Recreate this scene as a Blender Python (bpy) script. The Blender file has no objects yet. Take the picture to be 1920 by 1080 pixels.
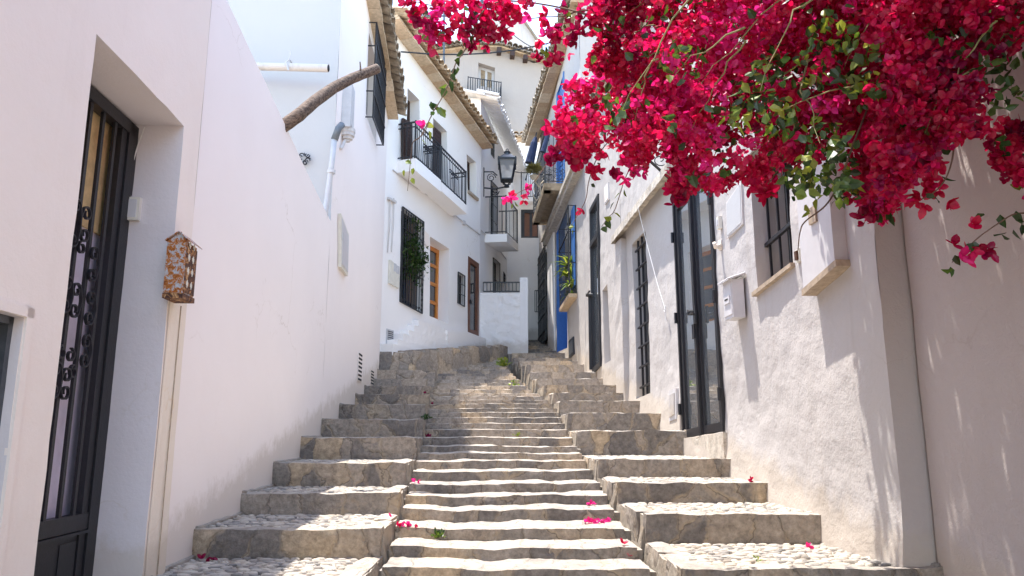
import bpy, math, random
from mathutils import Vector, Matrix, noise
from mathutils.geometry import delaunay_2d_cdt
C = bpy.context.scene.collection
R = random.Random(7)
PITCH = math.radians(11.1); CP, SP = math.cos(PITCH), math.sin(PITCH); F = 1400.0

def ray(px, py):                      # photograph pixel -> direction from the camera at the origin
    r = (px-960)/F; u = (540-py)/F
    return Vector((r, CP-u*SP, SP+u*CP))
def at(px, py, Y):
    d = ray(px, py); return d*(Y/d.y)
def nz(x, y=0, z=0): return noise.noise(Vector((x, y, z)))
def G(Y): return -1.715+.197*Y        # the slope of the stairs

class Pl:                             # a vertical plane: a facade; (s, z, off) coordinates
    def __init__(s, A, B):
        s.A = Vector(A); d = Vector(B)-s.A; s.L = d.length; s.T = d/s.L
        s.N = Vector((-s.T.y, s.T.x))
        if s.N.dot(-s.A) < 0: s.N = -s.N
    def uv(s, px, py, off=0.):
        d = ray(px, py); dn = d.x*s.N.x+d.y*s.N.y
        t = (off+s.A.dot(s.N))/dn; p = d*t
        return ((Vector((p.x, p.y))-s.A).dot(s.T), p.z)
    def pt(s, a, z, off=0.):
        q = s.A+s.T*a+s.N*off; return Vector((q.x, q.y, z))
    def q(s, pts, off=0.): return [s.uv(x, y, off) for x, y in pts]
def bil(q, u, v):                     # q: near-bottom, far-bottom, far-top, near-top ((s,z) or Vector)
    a, b, c, d = [Vector(p) for p in q]
    return (a*(1-u)+b*u)*(1-v)+(d*(1-u)+c*u)*v

# ------------------------------------------------------------------ materials
def newmat(name):
    m = bpy.data.materials.new(name); m.use_nodes = True; nt = m.node_tree; nt.nodes.clear()
    out = nt.nodes.new('ShaderNodeOutputMaterial')
    return m, nt, out
def N(nt, typ, **kw):
    n = nt.nodes.new('ShaderNode'+typ)
    for k, v in kw.items():
        if k in n.inputs: n.inputs[k].default_value = v
        else: setattr(n, k, v)
    return n
def pos(nt): return N(nt, 'NewGeometry').outputs['Position']
def noi(nt, vec, scale, detail=5., rough=.6, dist=0.):
    n = N(nt, 'TexNoise', Scale=scale, Detail=detail, Roughness=rough, Distortion=dist)
    nt.links.new(vec, n.inputs['Vector']); return n.outputs['Fac']
def ramp(nt, fac, stops, interp='LINEAR'):
    n = N(nt, 'ValToRGB'); cr = n.color_ramp; cr.interpolation = interp
    while len(cr.elements) < len(stops): cr.elements.new(.5)
    for e, (p, c) in zip(cr.elements, stops):
        e.position = p; e.color = (c, c, c, 1) if isinstance(c, (int, float)) else (*c, 1)
    nt.links.new(fac, n.inputs['Fac']); return n.outputs['Color']
def mix(nt, fac, a, b, mode='MIX'):
    n = N(nt, 'Mix', data_type='RGBA', blend_type=mode)
    for sock, v in ((n.inputs[0], fac), (n.inputs[6], a), (n.inputs[7], b)):
        if isinstance(v, bpy.types.NodeSocket): nt.links.new(v, sock)
        elif isinstance(v, (int, float)): sock.default_value = v if sock.type == 'VALUE' else (v, v, v, 1)
        else: sock.default_value = (*v, 1)
    return n.outputs[2]
def stretch(nt, vec, sc):
    n = N(nt, 'Mapping'); n.inputs['Scale'].default_value = sc; nt.links.new(vec, n.inputs['Vector']); return n.outputs['Vector']
def bump(nt, h, strength, dist, prev=None):
    b = N(nt, 'Bump', Strength=strength, Distance=dist); nt.links.new(h, b.inputs['Height'])
    if prev: nt.links.new(prev, b.inputs['Normal'])
    return b.outputs['Normal']
def tint(nt): return N(nt, 'Attribute', attribute_name='tint').outputs['Fac']
def finish(nt, out, col, rough=.8, nrm=None, metal=0., spec=.3):
    p = N(nt, 'BsdfPrincipled'); p.inputs['Metallic'].default_value = metal
    p.inputs['Specular IOR Level'].default_value = spec
    if isinstance(rough, bpy.types.NodeSocket): nt.links.new(rough, p.inputs['Roughness'])
    else: p.inputs['Roughness'].default_value = rough
    if isinstance(col, bpy.types.NodeSocket): nt.links.new(col, p.inputs['Base Color'])
    else: p.inputs['Base Color'].default_value = (*col, 1)
    if nrm: nt.links.new(nrm, p.inputs['Normal'])
    nt.links.new(p.outputs[0], out.inputs[0]); return p

def plaster(name, col, dirt=(.55, .47, .38), amount=.25, b1=.25, b2=.25, streak=.3):
    m, nt, out = newmat(name); P = pos(nt)
    big = ramp(nt, noi(nt, P, 1.1, 5, .6), [(.35, 0), (.75, 1)])
    c = mix(nt, .5, tuple(v*.93 for v in col), col)
    c = mix(nt, big, c, col)
    st = ramp(nt, noi(nt, stretch(nt, P, (5, 5, .7)), 1.3, 6, .65), [(.55, 0), (.85, 1)])
    s2 = N(nt, 'Math', operation='MULTIPLY'); nt.links.new(st, s2.inputs[0]); s2.inputs[1].default_value = streak
    c = mix(nt, s2.outputs[0], c, dirt)
    sp = ramp(nt, noi(nt, P, 14, 6, .75), [(.66, 0), (.8, 1)])
    s3 = N(nt, 'Math', operation='MULTIPLY'); nt.links.new(sp, s3.inputs[0]); s3.inputs[1].default_value = amount
    c = mix(nt, s3.outputs[0], c, dirt)
    # splash dirt along the foot of the wall, following the climb of the stairs
    sp3 = N(nt, 'SeparateXYZ'); nt.links.new(P, sp3.inputs[0])
    g1 = N(nt, 'Math', operation='MULTIPLY_ADD'); nt.links.new(sp3.outputs['Y'], g1.inputs[0]); g1.inputs[1].default_value = -.197; g1.inputs[2].default_value = 1.715
    g2 = N(nt, 'Math', operation='ADD'); nt.links.new(g1.outputs[0], g2.inputs[0]); nt.links.new(sp3.outputs['Z'], g2.inputs[1])
    g3 = N(nt, 'Math', operation='SUBTRACT'); nt.links.new(g2.outputs[0], g3.inputs[0]); nn_ = N(nt, 'Math', operation='MULTIPLY'); nn_.inputs[1].default_value = .5; nt.links.new(noi(nt, P, 5.5, 8, .75), nn_.inputs[0]); nt.links.new(nn_.outputs[0], g3.inputs[1])
    ft = ramp(nt, g3.outputs[0], [(0, .48), (.14, 0)])
    c = mix(nt, ft, c, (.50, .42, .32))
    # hairline cracks
    vc = N(nt, 'TexVoronoi', feature='DISTANCE_TO_EDGE', Scale=.9); va = N(nt, 'VectorMath', operation='MULTIPLY_ADD'); wn3 = N(nt, 'TexNoise', Scale=3., Detail=5.); nt.links.new(P, wn3.inputs['Vector'])
    nt.links.new(wn3.outputs['Color'], va.inputs[0]); va.inputs[1].default_value = (.5, .5, .5); nt.links.new(P, va.inputs[2]); nt.links.new(va.outputs[0], vc.inputs['Vector'])
    ck = ramp(nt, vc.outputs['Distance'], [(0, .5), (.006, 0)]); ckg = ramp(nt, noi(nt, P, .8, 3), [(.56, 0), (.64, 1)])
    c = mix(nt, mix(nt, 1., ck, ckg, 'MULTIPLY'), c, dirt)
    n1 = bump(nt, noi(nt, P, 4, 6, .62), b1, .05)
    n2 = bump(nt, noi(nt, P, 55, 5, .7), b2, .012, n1)
    finish(nt, out, c, .92, n2, spec=.15); return m
def stone_mat(name, stops, bmp=.5, dark=.35, worn=.0):
    m, nt, out = newmat(name); P = pos(nt)
    c = ramp(nt, tint(nt), stops)
    mo = ramp(nt, noi(nt, P, 9, 8, .7), [(.3, .55), (.5, .95), (.7, 1.25)])
    c = mix(nt, 1., c, mo, 'MULTIPLY')
    oc = ramp(nt, noi(nt, P, 5.3, 6, .7, .6), [(.5, 0), (.68, .55)])
    c = mix(nt, oc, c, (.40, .30, .20))
    v = N(nt, 'TexVoronoi', feature='DISTANCE_TO_EDGE', Scale=7.); v.inputs['Randomness'].default_value = 1
    w = N(nt, 'VectorMath', operation='ADD'); nt.links.new(P, w.inputs[0])
    wn = N(nt, 'TexNoise', Scale=7.); nt.links.new(P, wn.inputs['Vector']); 
    sc = N(nt, 'VectorMath', operation='SCALE'); sc.inputs['Scale'].default_value = .25; nt.links.new(wn.outputs['Color'], sc.inputs[0]); nt.links.new(sc.outputs[0], w.inputs[1])
    nt.links.new(w.outputs[0], v.inputs['Vector'])
    cr = ramp(nt, v.outputs['Distance'], [(0, 0.), (.03, 1.)])
    gate = ramp(nt, noi(nt, P, 3.1, 3), [(.5, 1.), (.58, 0.)])
    crk = mix(nt, gate, cr, 1.)
    crkc = mix(nt, crk, dark, 1.)
    c = mix(nt, 1., c, crkc, 'MULTIPLY')
    lich = ramp(nt, noi(nt, P, 38, 6, .8), [(.6, 0), (.72, .45)])
    c = mix(nt, lich, c, (.52, .48, .42))
    if worn:      # faces turned upwards mix towards paler limestone
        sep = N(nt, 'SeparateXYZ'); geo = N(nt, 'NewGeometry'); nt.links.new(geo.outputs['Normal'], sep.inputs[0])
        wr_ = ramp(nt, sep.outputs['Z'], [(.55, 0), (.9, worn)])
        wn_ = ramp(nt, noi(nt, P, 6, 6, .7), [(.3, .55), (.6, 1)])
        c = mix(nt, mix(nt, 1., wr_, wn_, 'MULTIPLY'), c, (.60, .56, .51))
    n1 = bump(nt, noi(nt, P, 14, 9, .72), bmp, .04)
    n2 = bump(nt, crk, .5, .01, n1)
    finish(nt, out, c, .88, n2, spec=.2); return m
def simple(name, col, rough=.6, metal=0., var=.15, bmp=0., scale=20, spec=.4, attr=None):
    m, nt, out = newmat(name); P = pos(nt)
    v = ramp(nt, noi(nt, P, scale, 5, .65), [(.3, 1-var), (.7, 1+var*.6)])
    base = ramp(nt, tint(nt), attr) if attr else col
    c = mix(nt, 1., base, v, 'MULTIPLY')
    n = bump(nt, noi(nt, P, scale*1.5, 5, .7), bmp, .01) if bmp else None
    finish(nt, out, c, rough, n, metal, spec); return m

M = {}
M['white'] = plaster('white_limewash', (.90, .87, .84), amount=.10, streak=.06, b1=.12, b2=.12)
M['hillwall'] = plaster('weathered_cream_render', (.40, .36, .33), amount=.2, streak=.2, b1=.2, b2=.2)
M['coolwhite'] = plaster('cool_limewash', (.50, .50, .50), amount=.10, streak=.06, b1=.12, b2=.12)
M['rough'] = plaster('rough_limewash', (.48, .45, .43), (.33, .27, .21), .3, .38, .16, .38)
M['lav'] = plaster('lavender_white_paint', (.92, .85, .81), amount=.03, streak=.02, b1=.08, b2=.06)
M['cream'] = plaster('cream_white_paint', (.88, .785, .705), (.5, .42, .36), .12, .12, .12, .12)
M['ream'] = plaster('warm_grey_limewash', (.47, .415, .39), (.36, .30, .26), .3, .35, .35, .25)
M['reveal'] = plaster('grey_white_reveal', (.70, .65, .65), amount=.1, streak=.1, b1=.15, b2=.15)
M['ochre'] = plaster('cream_edge', (.82, .73, .62), (.7, .5, .25), .15, .2, .2, .2)
M['stain'] = plaster('weathered_plaster', (.62, .59, .57), (.16, .15, .14), .5, .3, .3, .6)
M['stone'] = stone_mat('limestone_block', [(0, (.17, .165, .165)), (.25, (.23, .215, .20)), (.5, (.27, .235, .19)), (.75, (.33, .27, .20)), (1, (.44, .34, .22))], worn=.75)
M['cobble'] = stone_mat('pebble', [(0, (.15, .14, .13)), (.3, (.27, .245, .22)), (.7, (.38, .34, .29)), (1, (.50, .44, .36))], .25, .7, .15)
M['mortar'] = stone_mat('tan_mortar', [(0, (.27, .235, .195)), (1, (.36, .31, .25))], .8, .8, .25)
def stair_stone(name='old_stair_limestone', k=1., w0=.7, w1=.95, top=(.43, .39, .345), far=0.):
    m, nt, out = newmat(name); P = pos(nt)
    wn = N(nt, 'TexNoise', Scale=3.2, Detail=4., Roughness=.6); nt.links.new(P, wn.inputs['Vector'])
    va = N(nt, 'VectorMath', operation='MULTIPLY_ADD'); nt.links.new(wn.outputs['Color'], va.inputs[0]); va.inputs[1].default_value = (.34, .3, .22); nt.links.new(P, va.inputs[2])
    Q = stretch(nt, va.outputs[0], (3.6, 1.5, 1.6))
    ve = N(nt, 'TexVoronoi', feature='DISTANCE_TO_EDGE', Scale=1.); nt.links.new(Q, ve.inputs['Vector'])
    vc = N(nt, 'TexVoronoi', feature='F1', Scale=1.); nt.links.new(Q, vc.inputs['Vector'])
    sep = N(nt, 'SeparateColor'); nt.links.new(vc.outputs['Color'], sep.inputs[0])
    base = ramp(nt, sep.outputs[0], [(0, (.19, .168, .15)), (.3, (.27, .235, .20)), (.55, (.34, .29, .24)), (.8, (.37, .305, .24)), (1, (.50, .385, .26))])
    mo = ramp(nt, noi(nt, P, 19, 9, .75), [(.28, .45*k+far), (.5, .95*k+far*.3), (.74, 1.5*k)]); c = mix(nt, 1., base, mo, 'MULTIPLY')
    oc = ramp(nt, noi(nt, P, 7.3, 7, .75, .6), [(.56, 0), (.7, .5)]); c = mix(nt, oc, c, (.42, .31, .20))
    bl = ramp(nt, noi(nt, P, 30, 7, .8), [(.58, 0), (.72, .5)]); c = mix(nt, bl, c, (.07, .06, .055))
    jw = ramp(nt, ve.outputs['Distance'], [(.02, .9), (.07, 0)]); jg = ramp(nt, noi(nt, P, 2.6, 4), [(.42, 0), (.56, 1)])
    j = mix(nt, 1., jw, jg, 'MULTIPLY'); c = mix(nt, j, c, (.40, .325, .24)); jd = ramp(nt, ve.outputs['Distance'], [(.004, 1), (.014, 0)]); c = mix(nt, mix(nt, 1., jd, ramp(nt, noi(nt, P, 5, 4), [(.45, 0), (.52, .5)]), 'MULTIPLY'), c, (.05, .04, .035))
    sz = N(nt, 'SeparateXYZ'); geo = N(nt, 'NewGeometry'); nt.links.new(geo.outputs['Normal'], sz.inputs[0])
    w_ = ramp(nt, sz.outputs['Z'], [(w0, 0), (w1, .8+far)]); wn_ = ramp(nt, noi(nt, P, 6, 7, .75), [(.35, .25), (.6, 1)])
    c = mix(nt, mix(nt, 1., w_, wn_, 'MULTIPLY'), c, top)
    n1 = bump(nt, noi(nt, P, 11, 10, .75), .75, .05); dd = ramp(nt, ve.outputs['Distance'], [(.0, 0), (.05, 1)]); n2 = bump(nt, dd, .6, .02, n1)
    finish(nt, out, c, .88, n2, spec=.2); return m
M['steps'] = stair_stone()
M['painted_sun_steps'] = stair_stone('upper_limestone_painted_sun', 1.25, .35, .8, (.66, .62, .56), .15)  # sunlight on the upper treads painted in as paler stone and bright edges
M['ledge'] = stone_mat('weathered_ledge', [(0, (.52, .47, .40)), (1, (.60, .54, .46))], .3, .7)
M['iron'] = simple('black_iron', (.014, .014, .018), .45, 0, .4, .2, 60, .5)
M['ironbrown'] = simple('rusty_iron_edge', (.09, .035, .018), .85, 0, .6, .5, 40)
M['tile'] = simple('clay_tile', None, .85, 0, .3, .4, 14, .2, [(0, (.34, .25, .16)), (.5, (.47, .35, .23)), (1, (.60, .47, .33))])
M['brick'] = simple('clay_slab', None, .9, 0, .25, .4, 18, .2, [(0, (.44, .31, .20)), (.5, (.52, .39, .26)), (1, (.60, .49, .36))])
M['oldtile'] = simple('grey_tile', None, .9, 0, .4, .5, 14, .2, [(0, (.22, .18, .14)), (.5, (.32, .27, .21)), (1, (.42, .35, .27))])
M['whitetile'] = simple('whitewashed_tile', (.80, .79, .78), .85, 0, .1, .3, 14, .2)
M['conc'] = simple('brown_concrete', (.33, .26, .18), .9, 0, .35, .5, 9, .2)
M['woodorange'] = simple('varnished_wood', (.58, .20, .025), .35, 0, .25, .1, 30)
M['woodbrown'] = simple('brown_wood', (.16, .065, .035), .5, 0, .25, .2, 30)
M['wooddark'] = simple('dark_wood', (.045, .022, .016), .5, 0, .3, .2, 30)
M['sill'] = simple('sill_slab', (.42, .33, .24), .8, 0, .3, .3, 20)
M['blue'] = simple('blue_paint', (.055, .18, .48), .5, 0, .12, .1, 20)
M['whitemetal'] = simple('white_enamel', (.60, .585, .59), .4, 0, .06, .05, 12)
M['greybox'] = simple('grey_plastic', (.55, .55, .56), .5, 0, .1, .05, 12)
M['creambox'] = simple('aged_plastic', (.72, .69, .60), .5, 0, .1, .05, 12)
M['pvc'] = simple('dark_grey_pvc', (.13, .15, .17), .4, 0, .1, 0, 12)
M['paper'] = simple('grey_window_paper', (.10, .095, .10), .5, 0, .2, 0, 4)
M['amber'] = simple('amber_blind', (.68, .50, .25), .7, 0, .25, .2, 12)
M['curtain'] = simple('pale_curtain', (.78, .72, .84), .8, 0, .2, 0, 4)
M['leafdry'] = simple('dry_grass', (.16, .15, .05), .8, 0, .3, 0, 20)
M['rope'] = simple('jute', (.36, .30, .22), .9, 0, .2, 0, 30)
M['cord'] = simple('white_cord', (.75, .74, .72), .8, 0, .1, 0, 30)
M['lampmetal'] = simple('aged_grey_metal', (.10, .11, .125), .35, .5, .3, .1, 20)
M['dark'] = simple('dark_interior', (.02, .02, .022), .9, 0, .1, 0, 4)
M['earth'] = simple('dry_earth', (.26, .21, .15), .95, 0, .3, .5, 3)
M['clothes'] = simple('dark_fabric', (.03, .045, .10), .9, 0, .3, .2, 30)

def bark():
    m, nt, out = newmat('bark'); P = pos(nt)
    a = noi(nt, stretch(nt, P, (1.2, 8, 5)), 9, 6, .7)
    c = ramp(nt, a, [(.38, (.04, .03, .024)), (.5, (.15, .105, .08)), (.66, (.27, .20, .15))])
    finish(nt, out, c, .9, bump(nt, a, .9, .02)); return m
M['bark'] = bark()
def glassm(name, col, rough=.03):
    m, nt, out = newmat(name); P = pos(nt)
    p = finish(nt, out, col, rough, bump(nt, noi(nt, P, 2.5, 2, .5), .03, .02), spec=.9)
    return m
M['glass'] = glassm('window_glass', (.05, .055, .06)); M['glassdark'] = glassm('dark_glass', (.02, .024, .025))
def mirrorglass():
    m, nt, out = newmat('door_glass')
    p = N(nt, 'BsdfPrincipled'); p.inputs['Base Color'].default_value = (.10, .11, .12, 1); p.inputs['Roughness'].default_value = .04
    g = N(nt, 'BsdfGlossy', Roughness=.01); g.inputs['Color'].default_value = (.85, .88, .9, 1)
    x = N(nt, 'MixShader'); x.inputs[0].default_value = .45
    nt.links.new(p.outputs[0], x.inputs[1]); nt.links.new(g.outputs[0], x.inputs[2]); nt.links.new(x.outputs[0], out.inputs[0]); return m
M['doorglass'] = mirrorglass()
M['glassblue'] = glassm('sky_glass', (.12, .18, .26))
def lampglass():
    m, nt, out = newmat('lantern_glass')
    a = N(nt, 'BsdfTransparent'); g = N(nt, 'BsdfDiffuse'); g.inputs['Color'].default_value = (.5, .5, .5, 1)
    x = N(nt, 'MixShader'); x.inputs[0].default_value = .45
    nt.links.new(a.outputs[0], x.inputs[1]); nt.links.new(g.outputs[0], x.inputs[2]); nt.links.new(x.outputs[0], out.inputs[0]); return m
M['lampglass'] = lampglass()
def rusty():
    m, nt, out = newmat('rusted_white_enamel'); P = pos(nt)
    a = noi(nt, P, 38, 9, .78, .6)
    c = ramp(nt, a, [(.40, (.50, .52, .55)), (.47, (.42, .44, .47)), (.50, (.50, .19, .035)), (.57, (.34, .10, .02)), (.66, (.05, .02, .012))])
    finish(nt, out, c, .8, bump(nt, a, .6, .01)); return m
M['rusty'] = rusty()
def rust2():
    m, nt, out = newmat('brown_rust'); P = pos(nt)
    a = noi(nt, P, 26, 8, .75, 1.)
    c = ramp(nt, a, [(.3, (.035, .018, .014)), (.5, (.10, .05, .035)), (.56, (.38, .17, .06)), (.62, (.62, .42, .22))])
    finish(nt, out, c, .8, bump(nt, a, .6, .01)); return m
M['rust2'] = rust2()
def thin(name, stops, trans=.45, gloss=.06):
    m, nt, out = newmat(name); P = pos(nt)
    c = ramp(nt, tint(nt), stops)
    v = ramp(nt, noi(nt, P, 45, 3, .6), [(.3, .8), (.7, 1.15)])
    c = mix(nt, 1., c, v, 'MULTIPLY')
    d = N(nt, 'BsdfDiffuse'); t = N(nt, 'BsdfTranslucent'); g = N(nt, 'BsdfGlossy', Roughness=.4)
    nt.links.new(c, d.inputs['Color']); nt.links.new(c, t.inputs['Color'])
    x = N(nt, 'MixShader'); x.inputs[0].default_value = trans
    nt.links.new(d.outputs[0], x.inputs[1]); nt.links.new(t.outputs[0], x.inputs[2])
    y = N(nt, 'MixShader'); y.inputs[0].default_value = gloss
    nt.links.new(x.outputs[0], y.inputs[1]); nt.links.new(g.outputs[0], y.inputs[2])
    nt.links.new(y.outputs[0], out.inputs[0]); return m
M['bract'] = thin('bougainvillea_bract', [(0, (.22, .002, .055)), (.3, (.40, .003, .05)), (.55, (.57, .005, .055)), (.8, (.66, .010, .13)), (1, (.74, .03, .28))], .5, .03)
M['leaf'] = thin('leaf', [(0, (.018, .045, .010)), (.5, (.045, .10, .015)), (.85, (.16, .24, .02)), (1, (.34, .36, .04))], .4, .05)
M['stem'] = simple('twig', (.16, .10, .07), .85, 0, .3, .2, 60)
M['greenstem'] = simple('green_twig', (.22, .20, .08), .8, 0, .3, .1, 60)

# ------------------------------------------------------------------ mesh builder
def tag(o, label=None, cat=None, group=None, kind=None):
    if label: o['label'] = label
    if cat: o['category'] = cat
    if group: o['group'] = group
    if kind: o['kind'] = kind
    return o
def wloc(o):
    v = Vector((0, 0, 0))
    while o: v += o.location; o = o.parent
    return v
def thing(name, label, cat, loc, group=None):
    o = bpy.data.objects.new(name, None); C.objects.link(o); o.location = loc; o.empty_display_size = .2
    return tag(o, label, cat, group)
class MB:
    def __init__(s): s.v = []; s.f = []; s.t = []; s.m = []
    def add(s, vs, fs, tint=.5, mi=0):
        b = len(s.v); s.v += [Vector(v) for v in vs]
        for f in fs: s.f.append(tuple(b+i for i in f)); s.t.append(tint); s.m.append(mi)
    def box(s, a, b, tint=.5, mi=0):
        x0, y0, z0 = a; x1, y1, z1 = b
        s.add([(x0,y0,z0),(x1,y0,z0),(x1,y1,z0),(x0,y1,z0),(x0,y0,z1),(x1,y0,z1),(x1,y1,z1),(x0,y1,z1)],
              [(0,3,2,1),(4,5,6,7),(0,1,5,4),(1,2,6,5),(2,3,7,6),(3,0,4,7)], tint, mi)
    def hexa(s, p, tint=.5, mi=0):
        s.add(p, [(0,3,2,1),(4,5,6,7),(0,1,5,4),(1,2,6,5),(2,3,7,6),(3,0,4,7)], tint, mi)
    def prism(s, pl, poly, o0, o1, tint=.5, mi=0):     # polygon on a facade, from offset o0 to o1
        n = len(poly); vs = [pl.pt(a, z, o0) for a, z in poly]+[pl.pt(a, z, o1) for a, z in poly]
        s.add(vs, [tuple(range(n))[::-1], tuple(range(n, 2*n))]+[(i, (i+1) % n, n+(i+1) % n, n+i) for i in range(n)], tint, mi)
    def lbox(s, pl, s0, s1, z0, z1, o0, o1, tint=.5, mi=0):
        s.prism(pl, [(s0, z0), (s1, z0), (s1, z1), (s0, z1)], o0, o1, tint, mi)
    def tube(s, pts, r, k=6, tint=.5, mi=0, cap=True):
        pts = [Vector(p) for p in pts]; n = len(pts); b = len(s.v)
        rr = r if isinstance(r, (list, tuple)) else [r]*n
        up = Vector((0, 0, 1))
        d0 = (pts[1]-pts[0]).normalized(); ref = d0.cross(up)
        if ref.length < .05: ref = d0.cross(Vector((1, 0, 0)))
        ref.normalize()
        for i, p in enumerate(pts):
            d = (pts[min(i+1, n-1)]-pts[max(i-1, 0)])
            if d.length < 1e-9: d = d0
            d.normalize(); ref = (ref-d*ref.dot(d))
            if ref.length < 1e-6: ref = d.cross(Vector((.3, .5, .8)))
            ref.normalize(); q = d.cross(ref)
            for j in range(k):
                a = 2*math.pi*(j+.5)/k; s.v.append(p+(ref*math.cos(a)+q*math.sin(a))*rr[i])
        for i in range(n-1):
            for j in range(k):
                s.f.append((b+i*k+j, b+i*k+(j+1) % k, b+(i+1)*k+(j+1) % k, b+(i+1)*k+j)); s.t.append(tint); s.m.append(mi)
        if cap:
            s.f.append(tuple(b+j for j in range(k))[::-1]); s.t.append(tint); s.m.append(mi)
            s.f.append(tuple(b+(n-1)*k+j for j in range(k))); s.t.append(tint); s.m.append(mi)
    def bar(s, a, b, w=.012, tint=.5, mi=0): s.tube([a, b], w*.72, 4, tint, mi)
    def stone(s, x0, x1, y0, y1, z0, z1, seg=.045, r=.02, amp=.008, tint=.5, seed=0., mi=0, und=0., cap=14):
        c = Vector(((x0+x1)/2, (y0+y1)/2, (z0+z1)/2)); h = Vector((abs(x1-x0)/2, abs(y1-y0)/2, abs(z1-z0)/2))
        r = min(r, h.x*.8, h.y*.8, h.z*.8)
        n = [max(2, min(cap, int(round(2*h[i]/seg)))) for i in range(3)]
        for ax in range(3):
            for sg in (-1, 1):
                if ax == 2 and sg < 0: continue
                if ax == 1 and sg > 0: continue
                a, b = [(1, 2), (2, 0), (0, 1)][ax]
                vs = []
                for i in range(n[a]+1):
                    for j in range(n[b]+1):
                        p = [0, 0, 0]; p[ax] = sg*h[ax]; p[a] = (2*i/n[a]-1)*h[a]; p[b] = (2*j/n[b]-1)*h[b]
                        p = Vector(p); q = Vector([max(-h[k]+r, min(h[k]-r, p[k])) for k in range(3)])
                        d = p-q; d = d.normalized() if d.length > 1e-6 else Vector((0, 0, 0))
                        w = c+q+d*r
                        k = nz(w.x*7+seed, w.y*7, w.z*7+seed)*1.1+nz(w.x*22, w.y*22+seed, w.z*22)*.6
                        w2 = w+d*(k*amp*1.4)
                        if und: w2.z += und*(nz(w.x*1.6, w.y*.5, 31)+.5*nz(w.x*5, w.y*.8, 12)); w2.y += und*1.6*(nz(w.x*1.3, w.y*.4, 77)+.4*nz(w.x*4.4, 2, 7))
                        vs.append(w2)
                fs = []
                for i in range(n[a]):
                    for j in range(n[b]):
                        A = i*(n[b]+1)+j; q4 = (A, A+n[b]+1, A+n[b]+2, A+1)
                        fs.append(q4 if sg > 0 else q4[::-1])
                s.add(vs, fs, tint, mi)
    def rough(s, plan, z0, z1, seg=.06, amp=.012, tint=.5, mi=0, seed=0.):  # plan: 4 xy corners; sides may be battered via z0 plan (8 pts)
        P0 = [Vector((*p, z0)) for p in plan[:4]]
        P1 = [Vector((*p, z1)) for p in (plan[4:] if len(plan) == 8 else plan[:4])]
        faces = [(P1[0], P1[1], P1[2], P1[3])]+[(P0[i], P0[(i+1) % 4], P1[(i+1) % 4], P1[i]) for i in range(4)]
        for a, b, c, d in faces:
            nu = max(1, min(30, int((b-a).length/seg))); nv = max(1, min(30, int((d-a).length/seg)))
            vs = []
            for i in range(nu+1):
                for j in range(nv+1):
                    w = bil((a, b, c, d), i/nu, j/nv)
                    w = w+Vector((nz(w.x*9+seed, w.y*9, w.z*9), nz(w.x*9, w.y*9+7, w.z*9), nz(w.x*9, w.y*9, w.z*9+13)))*amp
                    vs.append(w)
            s.add(vs, [(i*(nv+1)+j, (i+1)*(nv+1)+j, (i+1)*(nv+1)+j+1, i*(nv+1)+j+1) for i in range(nu) for j in range(nv)], tint, mi)
    def build(s, name, mats, parent=None, smooth=False, label=None, cat=None, group=None, kind=None):
        if not isinstance(mats, (list, tuple)): mats = [mats]
        if parent is not None: base = wloc(parent)
        else:
            n = max(1, len(s.v)); base = Vector((sum(v.x for v in s.v)/n, sum(v.y for v in s.v)/n, min((v.z for v in s.v), default=0)))
        me = bpy.data.meshes.new(name); me.from_pydata([v-base for v in s.v], [], s.f)
        for mt in mats: me.materials.append(M[mt] if isinstance(mt, str) else mt)
        me.polygons.foreach_set('material_index', s.m)
        at_ = me.attributes.new('tint', 'FLOAT', 'FACE'); at_.data.foreach_set('value', s.t)
        if smooth: me.polygons.foreach_set('use_smooth', [True]*len(s.f))
        me.update()
        o = bpy.data.objects.new(name, me); C.objects.link(o)
        if parent is not None: o.parent = parent
        else: o.location = base
        return tag(o, label, cat, group, kind)

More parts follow.
